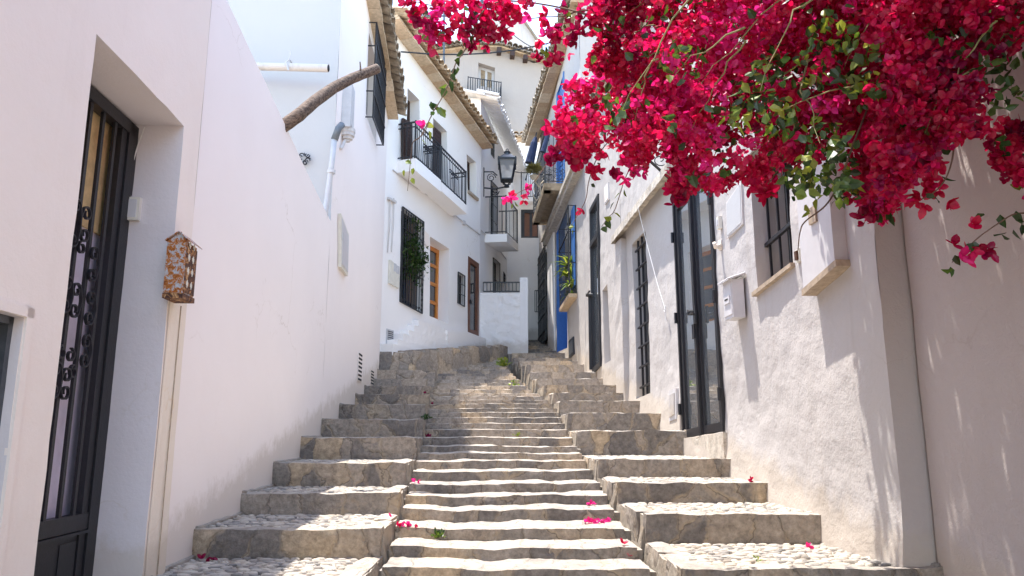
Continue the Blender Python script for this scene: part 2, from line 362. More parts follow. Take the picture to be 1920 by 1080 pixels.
def inside(p, poly):
    x, y = p; c = False; n = len(poly)
    for i in range(n):
        x0, y0 = poly[i]; x1, y1 = poly[i-1]
        if (y0 > y) != (y1 > y) and x < (x1-x0)*(y-y0)/(y1-y0)+x0: c = not c
    return c
def subdiv(poly, d, wob=0.):
    out = []
    for i in range(len(poly)):
        a = Vector(poly[i]); b = Vector(poly[(i+1) % len(poly)]); n = max(1, int((b-a).length/d))
        for k in range(n):
            p = a.lerp(b, k/n)
            if wob and k: p = p+Vector((nz(p.x*5, p.y*5, 3), nz(p.x*5, p.y*5, 9)))*wob
            out.append(p)
    return out
def panel(mb, pl, outline, holes=(), dens=.3, amp=0., freq=1.5, mi=0, rmi=None, wob=.006, bulge=None):
    """a facade sheet with openings [(poly, reveal depth)], gently uneven; reveals go inwards"""
    def disp(a, z):
        if amp == 0: return 0
        o = nz(a*freq, z*freq, 5)*amp+nz(a*freq*3.7, z*freq*3.7, 8)*amp*.45
        if amp > .01: o += nz(a*14, z*9, 2)*amp*.20+nz(a*6, z*4, 12)*amp*.3
        return o+(bulge(a, z) if bulge else 0)
    ol = subdiv(outline, dens); hs = [subdiv(h, min(dens, .25), wob) for h, _ in holes]
    pts = []; edges = []
    for lp in [ol]+hs:
        b = len(pts); pts += lp; n = len(lp); edges += [(b+i, b+(i+1) % n) for i in range(n)]
    x0 = min(p[0] for p in outline); x1 = max(p[0] for p in outline); y0 = min(p[1] for p in outline); y1 = max(p[1] for p in outline)
    rr = random.Random(3); hp = [h for h, _ in holes]; bd = [p for lp in [ol]+hs for p in lp]
    nx = int((x1-x0)/dens); ny = int((y1-y0)/dens)
    from mathutils.kdtree import KDTree
    kd = KDTree(len(bd))
    for i, p in enumerate(bd): kd.insert((p[0], p[1], 0), i)
    kd.balance()
    for i in range(nx+1):
        for j in range(ny+1):
            p = (x0+(i+rr.uniform(.2, .8))*dens, y0+(j+rr.uniform(.2, .8))*dens)
            if not inside(p, outline) or any(inside(p, h) for h in hp): continue
            if kd.find((p[0], p[1], 0))[2] < dens*.5: continue
            pts.append(Vector(p))
    r = delaunay_2d_cdt([Vector(p) for p in pts], edges, [], 0, 1e-6)
    V, Fc = r[0], r[2]
    fs = []
    for f in Fc:
        c = sum((V[i] for i in f), Vector((0, 0)))/len(f)
        if inside(c, outline) and not any(inside(c, h) for h in hs): fs.append(tuple(f))
    # keep winding so the normal faces outwards
    def nrm_ok(f):
        a, b, c = [pl.pt(V[i][0], V[i][1]) for i in f[:3]]
        n = (b-a).cross(c-a); return n.x*pl.N.x+n.y*pl.N.y > 0
    fs = [f if nrm_ok(f) else f[::-1] for f in fs]
    mb.add([pl.pt(p[0], p[1], disp(p[0], p[1])) for p in V], fs, .5, mi)
    for lp, (h, dep) in zip(hs, holes):
        n = len(lp); k = max(1, int(dep/.08)); vs = []
        for j in range(k+1):
            for p in lp: vs.append(pl.pt(p[0], p[1], disp(p[0], p[1])*(1-j/k)-dep*j/k))
        mb.add(vs, [(j*n+i, j*n+(i+1) % n, (j+1)*n+(i+1) % n, (j+1)*n+i) for j in range(k) for i in range(n)], .5, mi if rmi is None else rmi)
def body(mb, pl, s0, s1, z0, z1, depth, mi=0, top=True, sides=(1, 1)):
    """closes a house behind its facade sheet"""
    p = lambda a, z, o: pl.pt(a, z, o)
    fs = [[p(s0, z0, -depth), p(s1, z0, -depth), p(s1, z1, -depth), p(s0, z1, -depth)]]
    if sides[0]: fs.append([p(s0, z0, 0), p(s0, z0, -depth), p(s0, z1, -depth), p(s0, z1, 0)])
    if sides[1]: fs.append([p(s1, z0, 0), p(s1, z0, -depth), p(s1, z1, -depth), p(s1, z1, 0)])
    if top: fs.append([p(s0, z1, 0), p(s1, z1, 0), p(s1, z1, -depth), p(s0, z1, -depth)])
    for f in fs: mb.add(f, [(0, 1, 2, 3)], .5, mi)

def grille(name, parent, pl, quad, off, n, rows, w=.014, frame=True, mat='iron', lie=0.):
    """iron bars over a quad (near-bottom, far-bottom, far-top, near-top) in facade coordinates"""
    mb = MB(); P = lambda u, v, o=0: pl.pt(*bil(quad, u, v), off+o)
    for i in range(n):
        u = (i+.5)/n if frame else i/(n-1)
        mb.bar(P(u, 0), P(u, 1), w)
    for v in rows: mb.bar(P(0, v, w), P(1, v, w), w*1.1)
    if frame:
        for u in (0, 1): mb.bar(P(u, 0), P(u, 1), w*1.5)
        for v in (0, 1): mb.bar(P(0, v), P(1, v), w*1.5)
    return mb.build(name, mat, parent)
def scroll(mb, P, cx, cy, r, turns=1.4, k=14, w=.008, flip=1, a0=0, flat=None):
    """spiral in the (u, v) coordinates of P"""
    pts = []
    for i in range(k+1):
        t = i/k; a = a0+flip*t*turns*2*math.pi; rr = r*(1-.75*t)
        pts.append(P(cx+math.cos(a)*rr, cy+math.sin(a)*rr))
    mb.tube(pts, w, 5)
def eave(parent, A, B, out2, tilemat='tile', over=.42, tw=.20, slab=True, board=.25, tlen=.6, drop=.28, name='roof'):
    """clay slab course with a scalloped row of pan tiles above; A, B 3D at the wall head"""
    A = Vector(A); B = Vector(B); D = B-A; Ln = D.length; D.normalize(); O = Vector((out2[0], out2[1], 0)).normalized()
    rf = MB()
    rr = random.Random(int(Ln*100))
    if slab:
        n = max(1, int(Ln/.30)); st = Ln/n
        for i in range(n):
            a = A+D*(i*st+.004); b = A+D*((i+1)*st-.004); j = rr.uniform(-.008, .008)
            o = [a, b, b+O*(board+j), a+O*(board+j)]
            rf.hexa([p for p in o]+[p+Vector((0, 0, .045)) for p in o], rr.random(), 1)
            o = [a+Vector((0, 0, .05)), b+Vector((0, 0, .05)), b+O*(board*.55)+Vector((0, 0, .05)), a+O*(board*.55)+Vector((0, 0, .05))]
        a, b = A+Vector((0, 0, .047)), B+Vector((0, 0, .047)); o = [a-O*.1, b-O*.1, b+O*(board*.9), a+O*(board*.9)]
        rf.hexa(o+[p+Vector((0, 0, .05)) for p in o], .3, 1)
    z0 = .17 if slab else .06
    n = max(2, int(Ln/tw)); st = Ln/n
    ax = (O*math.cos(drop)-Vector((0, 0, math.sin(drop)))).normalized(); up = D.cross(ax)
    if up.z < 0: up = -up
    rad = st*.47
    for i in range(n):
        for kind in (0, 1):
            c = A+D*((i+(.5 if kind == 0 else 1.))*st)+Vector((0, 0, z0+(.03 if kind == 0 else -.005)))+O*(over)
            c += D*rr.uniform(-.012, .012)+ax*rr.uniform(-.03, .02)
            sg = 1 if kind == 0 else -1; k = 6; vs = []
            for L in (0, 1):
                base = c-ax*(tlen*L)+up*(.03*L if False else 0)
                for ro in (rad, rad-.018):
                    for q in range(k+1):
                        an = math.pi*q/k; vs.append(base+D*(math.cos(an)*ro)+up*(sg*math.sin(an)*ro*.8))
            m = k+1; fs = []
            for q in range(k):
                fs += [(q, q+1, 2*m+q+1, 2*m+q), (m+q, m+q+1, 3*m+q+1, 3*m+q), (q, q+1, m+q+1, m+q)]
            rf.add(vs, fs, rr.random(), 0)
    # the roof slope behind the first tile row
    a = A+O*(over-.35)+Vector((0, 0, z0+.06)); b = B+O*(over-.35)+Vector((0, 0, z0+.06)); up3 = Vector((0, 0, math.sin(drop)))-O*math.cos(drop)
    o = [a, b, b+up3*1.6, a+up3*1.6]; rf.hexa(o+[p+Vector((0, 0, .05)) for p in o], .4, 0)
    return rf.build(name, [tilemat, 'brick' if slab != 'old' else 'oldtile'], parent)
# ------------------------------------------------------------------ facades (plan lines through the place)
PL = Pl((-1.75, 0), (-2.75, 20)); PR = Pl((2.41, 0), (1.15, 20))
P3 = Pl((-2.40, 14.2), (-.803, 18.6)); P4 = Pl((-.83, 18.55), (-.08, 24.55))
PC2 = Pl((-2.183, 8.66), (-7, 8.66))
def interp(t, tab):
    if t <= tab[0][0]: return tab[0][1]
    for (a, x), (b, y) in zip(tab, tab[1:]):
        if t <= b: return x+(y-x)*(t-a)/(b-a)
    return tab[-1][1]
def wl(Y): return -1.75-.05*Y if Y < 13.90 else interp(Y, [(13.90, -2.42), (13.98, -1.85), (18.3, -.1)])
def wr(Y): return 2.41-.063*Y if Y > 4.24 else 2.56-.063*Y
cl = lambda Y: interp(Y, [(-4, -.72), (4.7, -.764), (5.9, -.83), (6.6, -.867), (7.7, -.94), (8.6, -1.0), (9.8, -1.08), (11.1, -1.2), (12, -1.28), (13.2, -1.36), (13.9, -1.42), (14.2, -1.72), (14.9, -1.45), (16, -1.16), (17, -.70), (18, -.25), (18.6, -.1)])
cr = lambda Y: interp(Y, [(-4, .83), (4.7, .813), (5.5, .775), (7, .724), (8.1, .674), (9, .645), (10.5, .61), (11.2, .53), (12, .434), (12.4, .31), (13.2, .226), (14.2, .06), (15.35, -.08), (17.5, -.16), (18.7, -.16)])

# ------------------------------------------------------------------ ground and stairs
mb = MB(); n = 40
vs = []; fs = []
for i in range(n+1):
    for j in range(n+1):
        x = -300+600*i/n; y = -300+600*j/n
        z = -1.715+.197*max(-6, min(26, y))-1.2 + (max(0, min(200, y-26)))*.05 + (0 if abs(x) < 8 else -(abs(x)-8)*.02)
        vs.append((x, y, z))
for i in range(n):
    for j in range(n): a = i*(n+1)+j; fs.append((a, a+n+1, a+n+2, a+1))
mb.add(vs, fs, .5); mb.build('ground', 'earth', kind='structure', smooth=True)

stairs = thing('stairway', None, None, (0, 4, -1.2)); stairs['kind'] = 'structure'
rs = random.Random(11)
def steptint(): return min(1, max(0, rs.gauss(.42, .22)))
def stone_row(mb, xa, xb, y0, y1, z0, z1, smin, smax, seg, seed, amp=.008, gap=.004, dz=.005, dy=.008, und=0.):
    """a laid course of old stone: two or three long blocks butted together, joints in the stone material"""
    n = 1 if xb-xa < 2.2 else 2; cuts = [xa]+[xa+(xb-xa)*(i+rs.uniform(-.2, .2))/n for i in range(1, n)]+[xb]
    for p, q in zip(cuts, cuts[1:]):
        mb.stone(p+.001, q-.001, y0+rs.uniform(-dy, dy)*.7, y1, z0, z1+rs.uniform(-dz, dz)*.6, seg, .012, amp*1.15, .5, 3., und=und, cap=44)
Yc = []
y = 4.735
while y > -3: Yc.insert(0, y); y -= .37
Yc += [5.09, 5.46, 5.89, 6.24, 6.62, 7.04, 7.44, 7.76, 8.1, 8.55, 9.01, 9.42, 9.83, 10.2, 10.5, 10.9, 11.25, 11.66, 12.0, 12.4, 12.85, 13.25, 13.7, 14.2, 14.65, 15.05, 15.4, 15.8, 16.2, 16.6, 17.0, 17.4, 17.8, 18.2, 18.6]
for i, Y in enumerate(Yc[:-1]):
    Y2 = Yc[i+1]; z = G(Y); zb = G(Yc[i-1]) if i else z-.08
    seg = .1 if Y < 3.9 else (.04 if Y < 7 else .055)
    mb = MB()
    stone_row(mb, cl(Y)-.02, cr(Y)+.02, Y-.01, Y2+.06, zb-.10, z, .28, .62, seg, i*1.7, .008 if Y < 9 else .005, dz=.005, dy=.008, und=.020 if Y < 8.5 else .011)
    mb.rough([(cl(Y)-.06, Y+.022), (cr(Y)+.06, Y+.022), (cr(Y2)+.06, Y2+.12), (cl(Y2)-.06, Y2+.12)], zb-.3, z-(.030 if Y < 9 else .05), .12, .012, .4, 1, i)
    mb.build('middle_step', ['steps' if Y < 11.5 else 'painted_sun_steps', 'mortar'], stairs, smooth=True)
# upper flight beyond the bend, up to the white parapet
for i in range(11):
    Y = 18.6+i*.5; z = G(Y)+.02
    mb = MB(); stone_row(mb, (-.2 if Y < 18.65 else .40), wr(Y)+.05, Y, Y+.56, z-.22, z, .3, .6, .1, 50+i, .01)
    mb.build('middle_step', ['steps', 'mortar'], stairs, smooth=True)

def cobbles(mb, plan, z, size, seed, mi=2):
    (xa0, y0), (xb0, _), (xb1, y1), (xa1, _) = plan
    rr = random.Random(seed); y = y0; row = 0
    while y < y1-.01:
        v = (y-y0)/(y1-y0); xa = xa0+(xa1-xa0)*v; xb = xb0+(xb1-xb0)*v
        x = xa+(row % 2)*size*.5+rr.uniform(0, size*.4)
        while x < xb-.02:
            a = size*rr.uniform(.42, .66); b = size*rr.uniform(.26, .38); k_ = rr.uniform(.65, 1.25); a *= k_; b *= k_*rr.uniform(.8, 1.2); h = rr.uniform(.003, .013); an = rr.uniform(-.5, .5)
            cx = x+rr.uniform(-.01, .01); cy = y+rr.uniform(-.012, .012); ca, sa = math.cos(an), math.sin(an)
            k = 8; vs = []; ang = rr.uniform(0, 1)
            irr = [rr.uniform(.85, 1.12) for _ in range(k)]
            for lv, (rad, hh) in enumerate([(1.05, -.012), (.9, h*.45), (.55, h*.9)]):
                for q in range(k):
                    t = 2*math.pi*(q+ang)/k; p = math.cos(t)*a*rad*irr[q]; r2 = math.sin(t)*b*rad*irr[q]
                    vs.append((cx+p*ca-r2*sa, cy+p*sa+r2*ca, z+hh))
            vs.append((cx, cy, z+h))
            fs = [(l*k+q, l*k+(q+1) % k, (l+1)*k+(q+1) % k, (l+1)*k+q) for l in (0, 1) for q in range(k)]+[(2*k+q, 2*k+(q+1) % k, 3*k) for q in range(k)]
            mb.add(vs, fs, rr.random(), mi)
            x += size*rr.uniform(1.0, 1.3)
        y += size*rr.uniform(.66, .8); row += 1
LS = [(-.4, -1.70, -.74), (.5, -1.49, -.74), (1.4, -1.31, -.74), (2.3, -1.13, -.75), (3.15, -.93, -.77), (4.0, -.75, -.80), (4.9, -.584, -.82), (5.84, -.436, -.85), (6.69, -.243, -.925), (7.7, -.028, -.96), (8.7, .17, -1.02), (9.79, .386, -1.12),
      (11.08, .584, -1.22), (11.94, .763, -1.30), (12.95, .947, -1.34), (13.45, 1.14, -1.38), (13.9, 1.14, -1.40)]
RS = [(-.6, -1.72, .90), (.4, -1.52, .90), (1.4, -1.32, .90), (2.3, -1.14, .90), (3.15, -.95, .90), (4.2, -.699, .90), (5.16, -.515, .883), (6.03, -.369, .82), (6.85, -.216, .77), (8.19, .039, .70), (9.15, .255, .675), (10.25, .448, .652),
      (11.03, .597, .609), (11.94, .771, .508), (13.1, .958, .438), (13.7, 1.118, .323), (15.1, 1.382, .29), (16, 1.546, .149), (16.8, 1.695, .024), (18, 1.93, -.01), (18.8, 2.098, -.15)]
def side_flight(T, left):
    for i, (Y, z, xi) in enumerate(T[:-1]):
        Y2, z2, xi2 = T[i+1]; zb = G(Y)-.22
        w0, w1 = (wl(Y)-.04, wl(Y2)-.04) if left else (wr(Y)+.04, wr(Y2)+.04)
        far = Y > 11; near = 3.9 < Y < 9
        seg = .1 if Y < 3.8 else (.04 if Y < 7 else (.055 if Y < 11 else .085))
        mb = MB(); a, b = (w0, xi) if left else (xi, w0)
        dp = .13 if Y < 10 else .16
        stone_row(mb, a, b, Y-.005, Y+dp, zb, z, .22, .5, seg, 30+i*2.3+(9 if left else 0), .009 if Y < 9 else .006, dz=.004, und=.012 if Y < 9 else .008)
        # inner edge stones running back along the middle flight
        sx = -1 if left else 1; yy = Y+dp
        if Y2-yy > .1:
            nst = max(1, int((Y2-yy)/.4)); L = (Y2+.05-yy)/nst
            for k in range(nst):
                ya = yy+k*L; x_ = xi+(xi2-xi)*min(1, (ya-Y+L/2)/(Y2-Y))
                mb.stone(min(x_, x_+sx*.14), max(x_, x_+sx*.14), ya+.004, ya+L-.004, zb, z+rs.uniform(-.005, .003), seg*1.2, .02, .012, steptint(), i+k*.7)
        # mortar bed under the cobbles, battered towards the middle flight
        bt = .055
        p0 = [(xi+bt*(1 if left else -1), Y+.04), (xi2+bt*(1 if left else -1), Y2+.04)]; p1 = [(xi, Y+.04), (xi2, Y2+.04)]
        if left:
            plan = [(w0, Y+.015), p0[0], p0[1], (w1, Y2+.12), (w0, Y+.015), p1[0], p1[1], (w1, Y2+.12)]
        else:
            plan = [p0[0], (w0, Y+.03), (w1, Y2+.12), p0[1], p1[0], (w0, Y+.03), (w1, Y2+.12), p1[1]]
        mb.rough(plan, zb-.1, z-.016, .07 if near else .14, .014, .3+.4*rs.random(), 1, i)
        if 3.9 < Y < 10.5:
            c0, c1 = (w0+.03, xi-.13) if left else (xi+.15, w0-.03)
            c2, c3 = (xi2-.13, w1+.03) if left else (w1-.03, xi2+.15)
            cobbles(mb, [(c0, Y+dp+.02), (c1, Y+dp+.02), (c2, Y2+.0), (c3, Y2+.0)], z-.010, .066, i*3+left)
        # mortar fillet where the tread meets the wall
        sg = 1 if left else -1; fl = []
        for k in range(9):
            t_ = k/8; fl.append((w0+(w1-w0)*t_+sg*.045, Y+.01+(Y2-Y)*t_, z-.006+nz(Y+t_*3, 5)*.006))
        mb.tube(fl, [.022+.012*nz(Y*3+k, 2) for k in range(9)], 7, .5, 1)
        mb.build('cobbled_step' if Y < 10.5 else 'upper_step', ['steps' if Y < 12.5 else 'painted_sun_steps', 'mortar', 'cobble'], stairs, smooth=True)
side_flight(LS, True); side_flight(RS, False)
# stone kerb and ledge along the foot of the third house
mb = MB(); kp = [Vector((-2.46, 13.88, 1.50)), Vector((-1.85, 13.95, 1.53)), Vector((-.1, 18.3, 2.15))]
for A_, B_ in list(zip(kp, kp[1:])):
    L_ = (B_-A_).length; n_ = max(1, int(L_/.5))
    for i in range(n_):
        p = A_.lerp(B_, i/n_); q = A_.lerp(B_, (i+1)/n_); T_ = (q-p).normalized(); st = MB(); ln = (q-p).length; zt_ = (p.z+q.z)/2+rs.uniform(-.012, .012)
        st.stone(0, ln-.004, 0, .34, zt_-.62, zt_, .07, .015, .012, .5, 3.)
        Nn = Vector((-T_.y, T_.x, 0)).normalized()
        for v in st.v:
            w = Vector((p.x, p.y, 0))+Vector((T_.x, T_.y, 0)).normalized()*v.x+Nn*v.y; v.x, v.y = w.x, w.y
        b_ = len(mb.v); mb.v += st.v; mb.f += [tuple(b_+k for k in f) for f in st.f]; mb.t += st.t; mb.m += st.m
n_ = 14; vs = []
for i in range(n_+1):
    for j in range(6):
        t = i/n_; p = kp[1].lerp(kp[2], t)+Vector((-.1, .05, -.03)); q = P3.pt(4.7*t-.05, p.z+.02, -.05); w = p.lerp(q, j/5); w.z += nz(w.x*3, w.y*3)*.02; vs.append(w)
mb.add(vs, [(i*6+j, i*6+j+1, i*6+j+7, i*6+j+6) for i in range(n_) for j in range(5)], .5, 1)
mb.build('kerb', ['painted_sun_steps', 'mortar'], stairs, smooth=True)

# ------------------------------------------------------------------ LEFT: cream house with the iron gate
H1 = thing('cream_house', 'cream plastered house with the recessed black iron gate, nearest on the left', 'house', (-2, 2, -2))
g_n = PL.uv(173, 65)[0]; g_f = PL.uv(338, 235)[0]; g_t = 1.785; g_b = -.86
mb = MB()
class Off(Pl):
    def __init__(s, p, o): s.A = p.A+p.N*o; s.T = p.T; s.N = p.N; s.L = p.L
PLc = Off(PL, .022)
panel(mb, PLc, [(-5, -2.9), (4.41, -2.9), (4.38, 4.9), (-5, 4.9)], [([(g_n, g_b), (g_f-.01, g_b), (g_f, g_t), (g_n, g_t)], .30), ([(2.0, -.55), (2.83, -.55), (2.83, .44), (2.0, .44)], .09)], .12, .006, 1.2, rmi=1)
body(mb, PLc, -5, 4.4, -2.9, 4.9, 5)
mb.build('wall', ['cream', 'reveal'], H1)
mb = MB()     # painted edge band round the gate jamb and the rounded corner of the house
panel(mb, Off(PL, .026), [(g_f+.01, -1.0), (4.415, -1.0), (4.40, 1.0), (g_f+.012, 1.0)], [], .12, .006, 1.2)
mb.build('edge_band', 'ochre', H1)
go = -.27
def gz(px, py): return PL.uv(px, py, go)
f_s = PL.uv(247, 240, go)[0]+.01; f_z = g_t-.02
gate = MB(); 
for a, b, c, d, o0, o1 in [(f_s-.10, f_s+.01, g_b, f_z, -.30, -.235), (g_n-.3, f_s, f_z-.07, f_z, -.30, -.235), (f_s-.165, f_s-.105, g_b, f_z-.07, -.30, -.245)]:
    gate.lbox(PL, a, b, c, d, o0, o1)
rail_z = gz(160, 960)[1]
gate.lbox(PL, g_n-.3, f_s-.1, rail_z-.08, rail_z, -.29, -.24); gate.lbox(PL, g_n-.3, f_s-.1, rail_z-.10, rail_z-.085, -.285, -.232)
gate_o = gate.build('gate', 'iron', H1)
mb = MB(); s = f_s-.235; bars = []
while s > g_n-.3:
    bars.append(s); mb.lbox(PL, s-.013, s+.013, rail_z, f_z-.07, -.262, -.246); s -= .132
mb.build('bars', 'iron', gate_o)
mb = MB(); Pg = lambda u, v: PL.pt(u, v, -.238)
def flatscroll(mb, P, cx, cy, r, flip, a0, turns=1.1, w=.006, wd=.016):
    k = 16; ring = []
    for i in range(k+1):
        t = i/k; a = a0+flip*t*turns*2*math.pi; rr_ = r*(1-.55*t); p = P(cx+math.cos(a)*rr_, cy+math.sin(a)*rr_); ring.append(p)
    strap(mb, ring, wd)
def strap(mb, ring, wd):
    n3 = Vector((PL.N.x, PL.N.y, 0))*wd; vs = []
    for i, p in enumerate(ring):
        d = (ring[min(i+1, len(ring)-1)]-ring[max(i-1, 0)]).normalized(); m = d.cross(n3).normalized()*.0035
        vs += [p-m-n3*.5, p-m+n3*.5, p+m+n3*.5, p+m-n3*.5]
    mb.add(vs, [(i*4+j, i*4+(j+1) % 4, i*4+4+(j+1) % 4, i*4+4+j) for i in range(len(ring)-1) for j in range(4)])
def cscroll(mb, u, v0, v1, dr, r=.040, P=Pg):
    """one C scroll: a curl at each end joined by a bowed strap"""
    flatscroll(mb, P, u-dr*r*.2, v1-r, r, dr, 0 if dr > 0 else math.pi); flatscroll(mb, P, u-dr*r*.2, v0+r, r, -dr, 0 if dr > 0 else math.pi)
    L = [P(u-dr*r*.2+dr*(r+.014*math.sin(math.pi*i/8)), v0+r+(v1-v0-2*r)*i/8) for i in range(9)]
    strap(mb, L, .016)
def gp(x, y): return PL.uv(60+x/2.4, 330+y/2.4, -.24)
for (x, y0, y1, dr) in [(245, 135, 305, -1), (205, 100, 335, 1), (225, 285, 365, 1), (285, 320, 485, 1), (205, 480, 645, 1), (165, 450, 625, 1), (270, 520, 680, 1), (175, 765, 850, -1), (250, 712, 866, 1), (135, 755, 835, 1), (185, 850, 915, 1), (115, 830, 1005, 1), (155, 860, 1010, -1)]:
    u, v1 = gp(x, y0); v0 = gp(x, y1)[1]
    mb = MB()
    if v1-v0 > .10: cscroll(mb, u, v0, v1, dr)
    else: flatscroll(mb, Pg, u, (v0+v1)/2, .035, dr, math.pi/2)
    mb.build('scroll', 'iron', gate_o)
mb = MB(); mb.lbox(PL, g_n-.3, f_s-.11, g_b, rail_z-.1, -.285, -.255); mb.lbox(PL, f_s-.33, f_s-.18, g_b+.02, rail_z-.13, -.255, -.25); mb.build('lower_panel', 'iron', gate_o)
amb = PL.uv(189, 440, go-.05)[1]
mb = MB(); mb.lbox(PL, g_n-.4, f_s, amb, f_z, -.345, -.325); mb.build('amber_blind', 'amber', gate_o)
mb = MB(); mb.lbox(PL, g_n-.4, f_s, g_b, amb, -.36, -.34); mb.build('pane', 'curtain', gate_o)
mb = MB()
for i in range(40):   # flaking rust along the frame where it meets the plaster
    z = g_b+(f_z-g_b)*i/40; mb.lbox(PL, f_s+.008, f_s+.02+.012*rs.random(), z, z+(f_z-g_b)/40+.004, -.262, -.228-rs.random()*.01)
mb.build('rusty_edge', 'ironbrown', gate_o)
mb = MB()
mb.lbox(PLc, 2.0, 2.83, -.55, .44, -.088, -.07); wn = mb.build('window', 'paper', H1)
mb = MB()
for a, b, c, d in [(2.80, 2.83, -.55, .44), (2.0, 2.83, .41, .44), (2.0, 2.83, -.55, -.52)]: mb.lbox(PLc, a, b, c, d, -.07, -.035)
mb.build('frame', 'lampmetal', wn)
mb = MB()
for a, b, c, d in [(2.832, 2.875, -.6, .48), (1.95, 2.875, .442, .48)]: mb.lbox(PLc, a, b, c, d, -.01, .012)
mb.build('surround', 'cream', wn)
# little bell box in the gate recess
a = PL.uv(241, 352, -.14); 
t = thing('bell_box', 'small cream plastic bell box on the side of the gate recess', 'bell box', PL.pt(g_f-.03, a[1], -.2))
mb = MB(); c = PL.pt(g_f, .0, -.19); jy = g_f
mb.lbox(PL, g_f-.032, g_f-.002, 1.20, 1.335, -.262, -.175); mb.build('case', 'creambox', t)
mb = MB(); mb.lbox(PL, g_f-.036, g_f-.032, 1.215, 1.32, -.25, -.19); mb.build('cover', 'whitemetal', t)
mb = MB(); mb.tube([PL.pt(g_f-.012, 1.335, -.235), PL.pt(g_f-.01, 1.42, -.255), PL.pt(g_f-.02, 1.55, -.24), PL.pt(g_f-.012, 1.66, -.225), PL.pt(g_f-.01, 1.77, -.2)], .004, 5); mb.build('cable', 'cord', t)
# rusty letter box
u0, zt = PL.uv(320, 440); 
def rb(): 
    n_ = PL.uv(349, 452, .13)[0]; f_ = PL.uv(369, 470, .13)[0]; return n_, f_
n_, f_ = rb(); zt = PL.uv(349, 452, .13)[1]; zb = PL.uv(347, 552, .13)[1]
t = thing('letter_box', 'rusty white metal letter box with a little pitched lid beside the iron gate', 'letter box', PL.pt(n_, zb, .03))
mb = MB(); mb.lbox(PL, n_, f_, zb, zt, .028, .13); mb.lbox(PL, n_-.006, f_+.006, zb-.03, zb-.002, .028, .138, 1, 1); mb.build('case', ['rusty', 'rust2'], t)
mb = MB(); mb.lbox(PL, n_+.015, f_-.005, zb+.01, zt-.02, .131, .136); mb.build('front_panel', 'rust2', t)
mb = MB()
p = [PL.pt(n_-.015, zt+.0, .02), PL.pt(f_+.015, zt+.0, .02), PL.pt(f_+.015, zt+.05, .09), PL.pt(n_-.015, zt+.05, .09)]
q = [PL.pt(n_-.015, zt+.05, .09), PL.pt(f_+.015, zt+.05, .09), PL.pt(f_+.015, zt-.005, .155), PL.pt(n_-.015, zt-.005, .155)]
for r4 in (p, q): mb.hexa(r4+[v+Vector((0, 0, .005)) for v in r4])
mb.add([PL.pt(n_, zt, .03), PL.pt(n_, zt, .13), PL.pt(n_, zt+.055, .1)], [(0, 1, 2)]); mb.build('lid', 'rusty', t)
mb = MB()
for i in range(4):
    for j in range(2):
        z = zb+.05+i*.075; s_ = n_+.045+j*.06
        mb = MB(); mb.lbox(PL, s_-.012, s_+.012, z, z+.02, .1365, .139); mb.lbox(PL, s_-.003, s_+.003, z-.012, z+.03, .1365, .140)
        mb.build('slot', 'creambox', t)
mb = MB(); mb.tube([PL.pt(4.31, zb-.03, .03), PL.pt(4.30, -.2, .03), PL.pt(4.30, -.75, .03)], .0035, 4); mb.build('stain_wire', 'sill', t)

# garden wall
W = thing('garden_wall', 'tall lavender white garden wall rising left of the steps', 'wall', (-2.1, 6.5, -1))
a0 = PL.uv(425, 0); a1 = PL.uv(500, 160); a2 = PL.uv(620, 415)
top = [(4.405, 3.03), a0, a1, (7.2, 2.68), (a2[0], a2[1])]
mb = MB(); panel(mb, PL, [(4.405, -1.6), (a2[0], -.6)]+top[::-1], [], .14, .005, .9)
for (p, q) in zip(top, top[1:]): mb.hexa([PL.pt(p[0], p[1]-.02, -.25), PL.pt(q[0], q[1]-.02, -.25), PL.pt(q[0], q[1]-.005, -.003), PL.pt(p[0], p[1]-.005, -.003), PL.pt(p[0], p[1], -.25), PL.pt(q[0], q[1], -.25), PL.pt(q[0], q[1]+.001, -.003), PL.pt(p[0], p[1]+.001, -.003)])
mb.add([PL.pt(4.405, -1.6, -.25), PL.pt(8.6, -1.6, -.25), PL.pt(8.6, 2.55, -.25), PL.pt(4.405, 3.03, -.25)], [(0, 1, 2, 3)])
mb.build('render', 'lav', W)
mb = MB(); mb.box((-7.5, 4.5, -1.6), (-2.25, 8.6, 1.9)); mb.build('terrace', 'conc', label=None, kind='structure')  # unseen block behind the wall, added to bounce sun onto the house

# second house
H2 = thing('white_house', 'tall white house above the garden wall with a brown tiled eave and side window cage', 'house', (-2.3, 11, -1))
e0, e1 = a2[0], 13.72
mb = MB()
ev = lambda s_: 6.97-.19*(s_-9)
win = [(11.0, 4.95), (12.25, 4.95), (12.25, 6.30), (11.0, 6.35)]
panel(mb, PL, [(e0, -1), (e1, .5), (e1, ev(e1)+.3), (e0, ev(e0)+.3)], [(win, .2)], .2, .006, .8, 0)
body(mb, PL, e0, e1, -1, 7.4, 4.5, 1, sides=(0, 1))
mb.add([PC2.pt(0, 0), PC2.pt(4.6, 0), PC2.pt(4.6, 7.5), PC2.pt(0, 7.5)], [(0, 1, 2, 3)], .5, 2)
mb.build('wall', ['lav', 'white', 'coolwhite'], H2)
mb = MB(); mb.prism(PL, win, -.2, -.17); mb.build('window', 'glassdark', H2)
cage = [(10.97, 4.88), (12.3, 4.95), (12.3, 6.38), (10.97, 6.5)]
cg = grille('window_cage', H2, PL, cage, .12, 10, [.22, .5, .78], .016)
for v in (0, .27, .75, 1):
    for u in (0, 1): mb = MB(); mb.bar(PL.pt(*bil(cage, u, v), -.02), PL.pt(*bil(cage, u, v), .12), .016); mb.build('bracket', 'iron', cg)
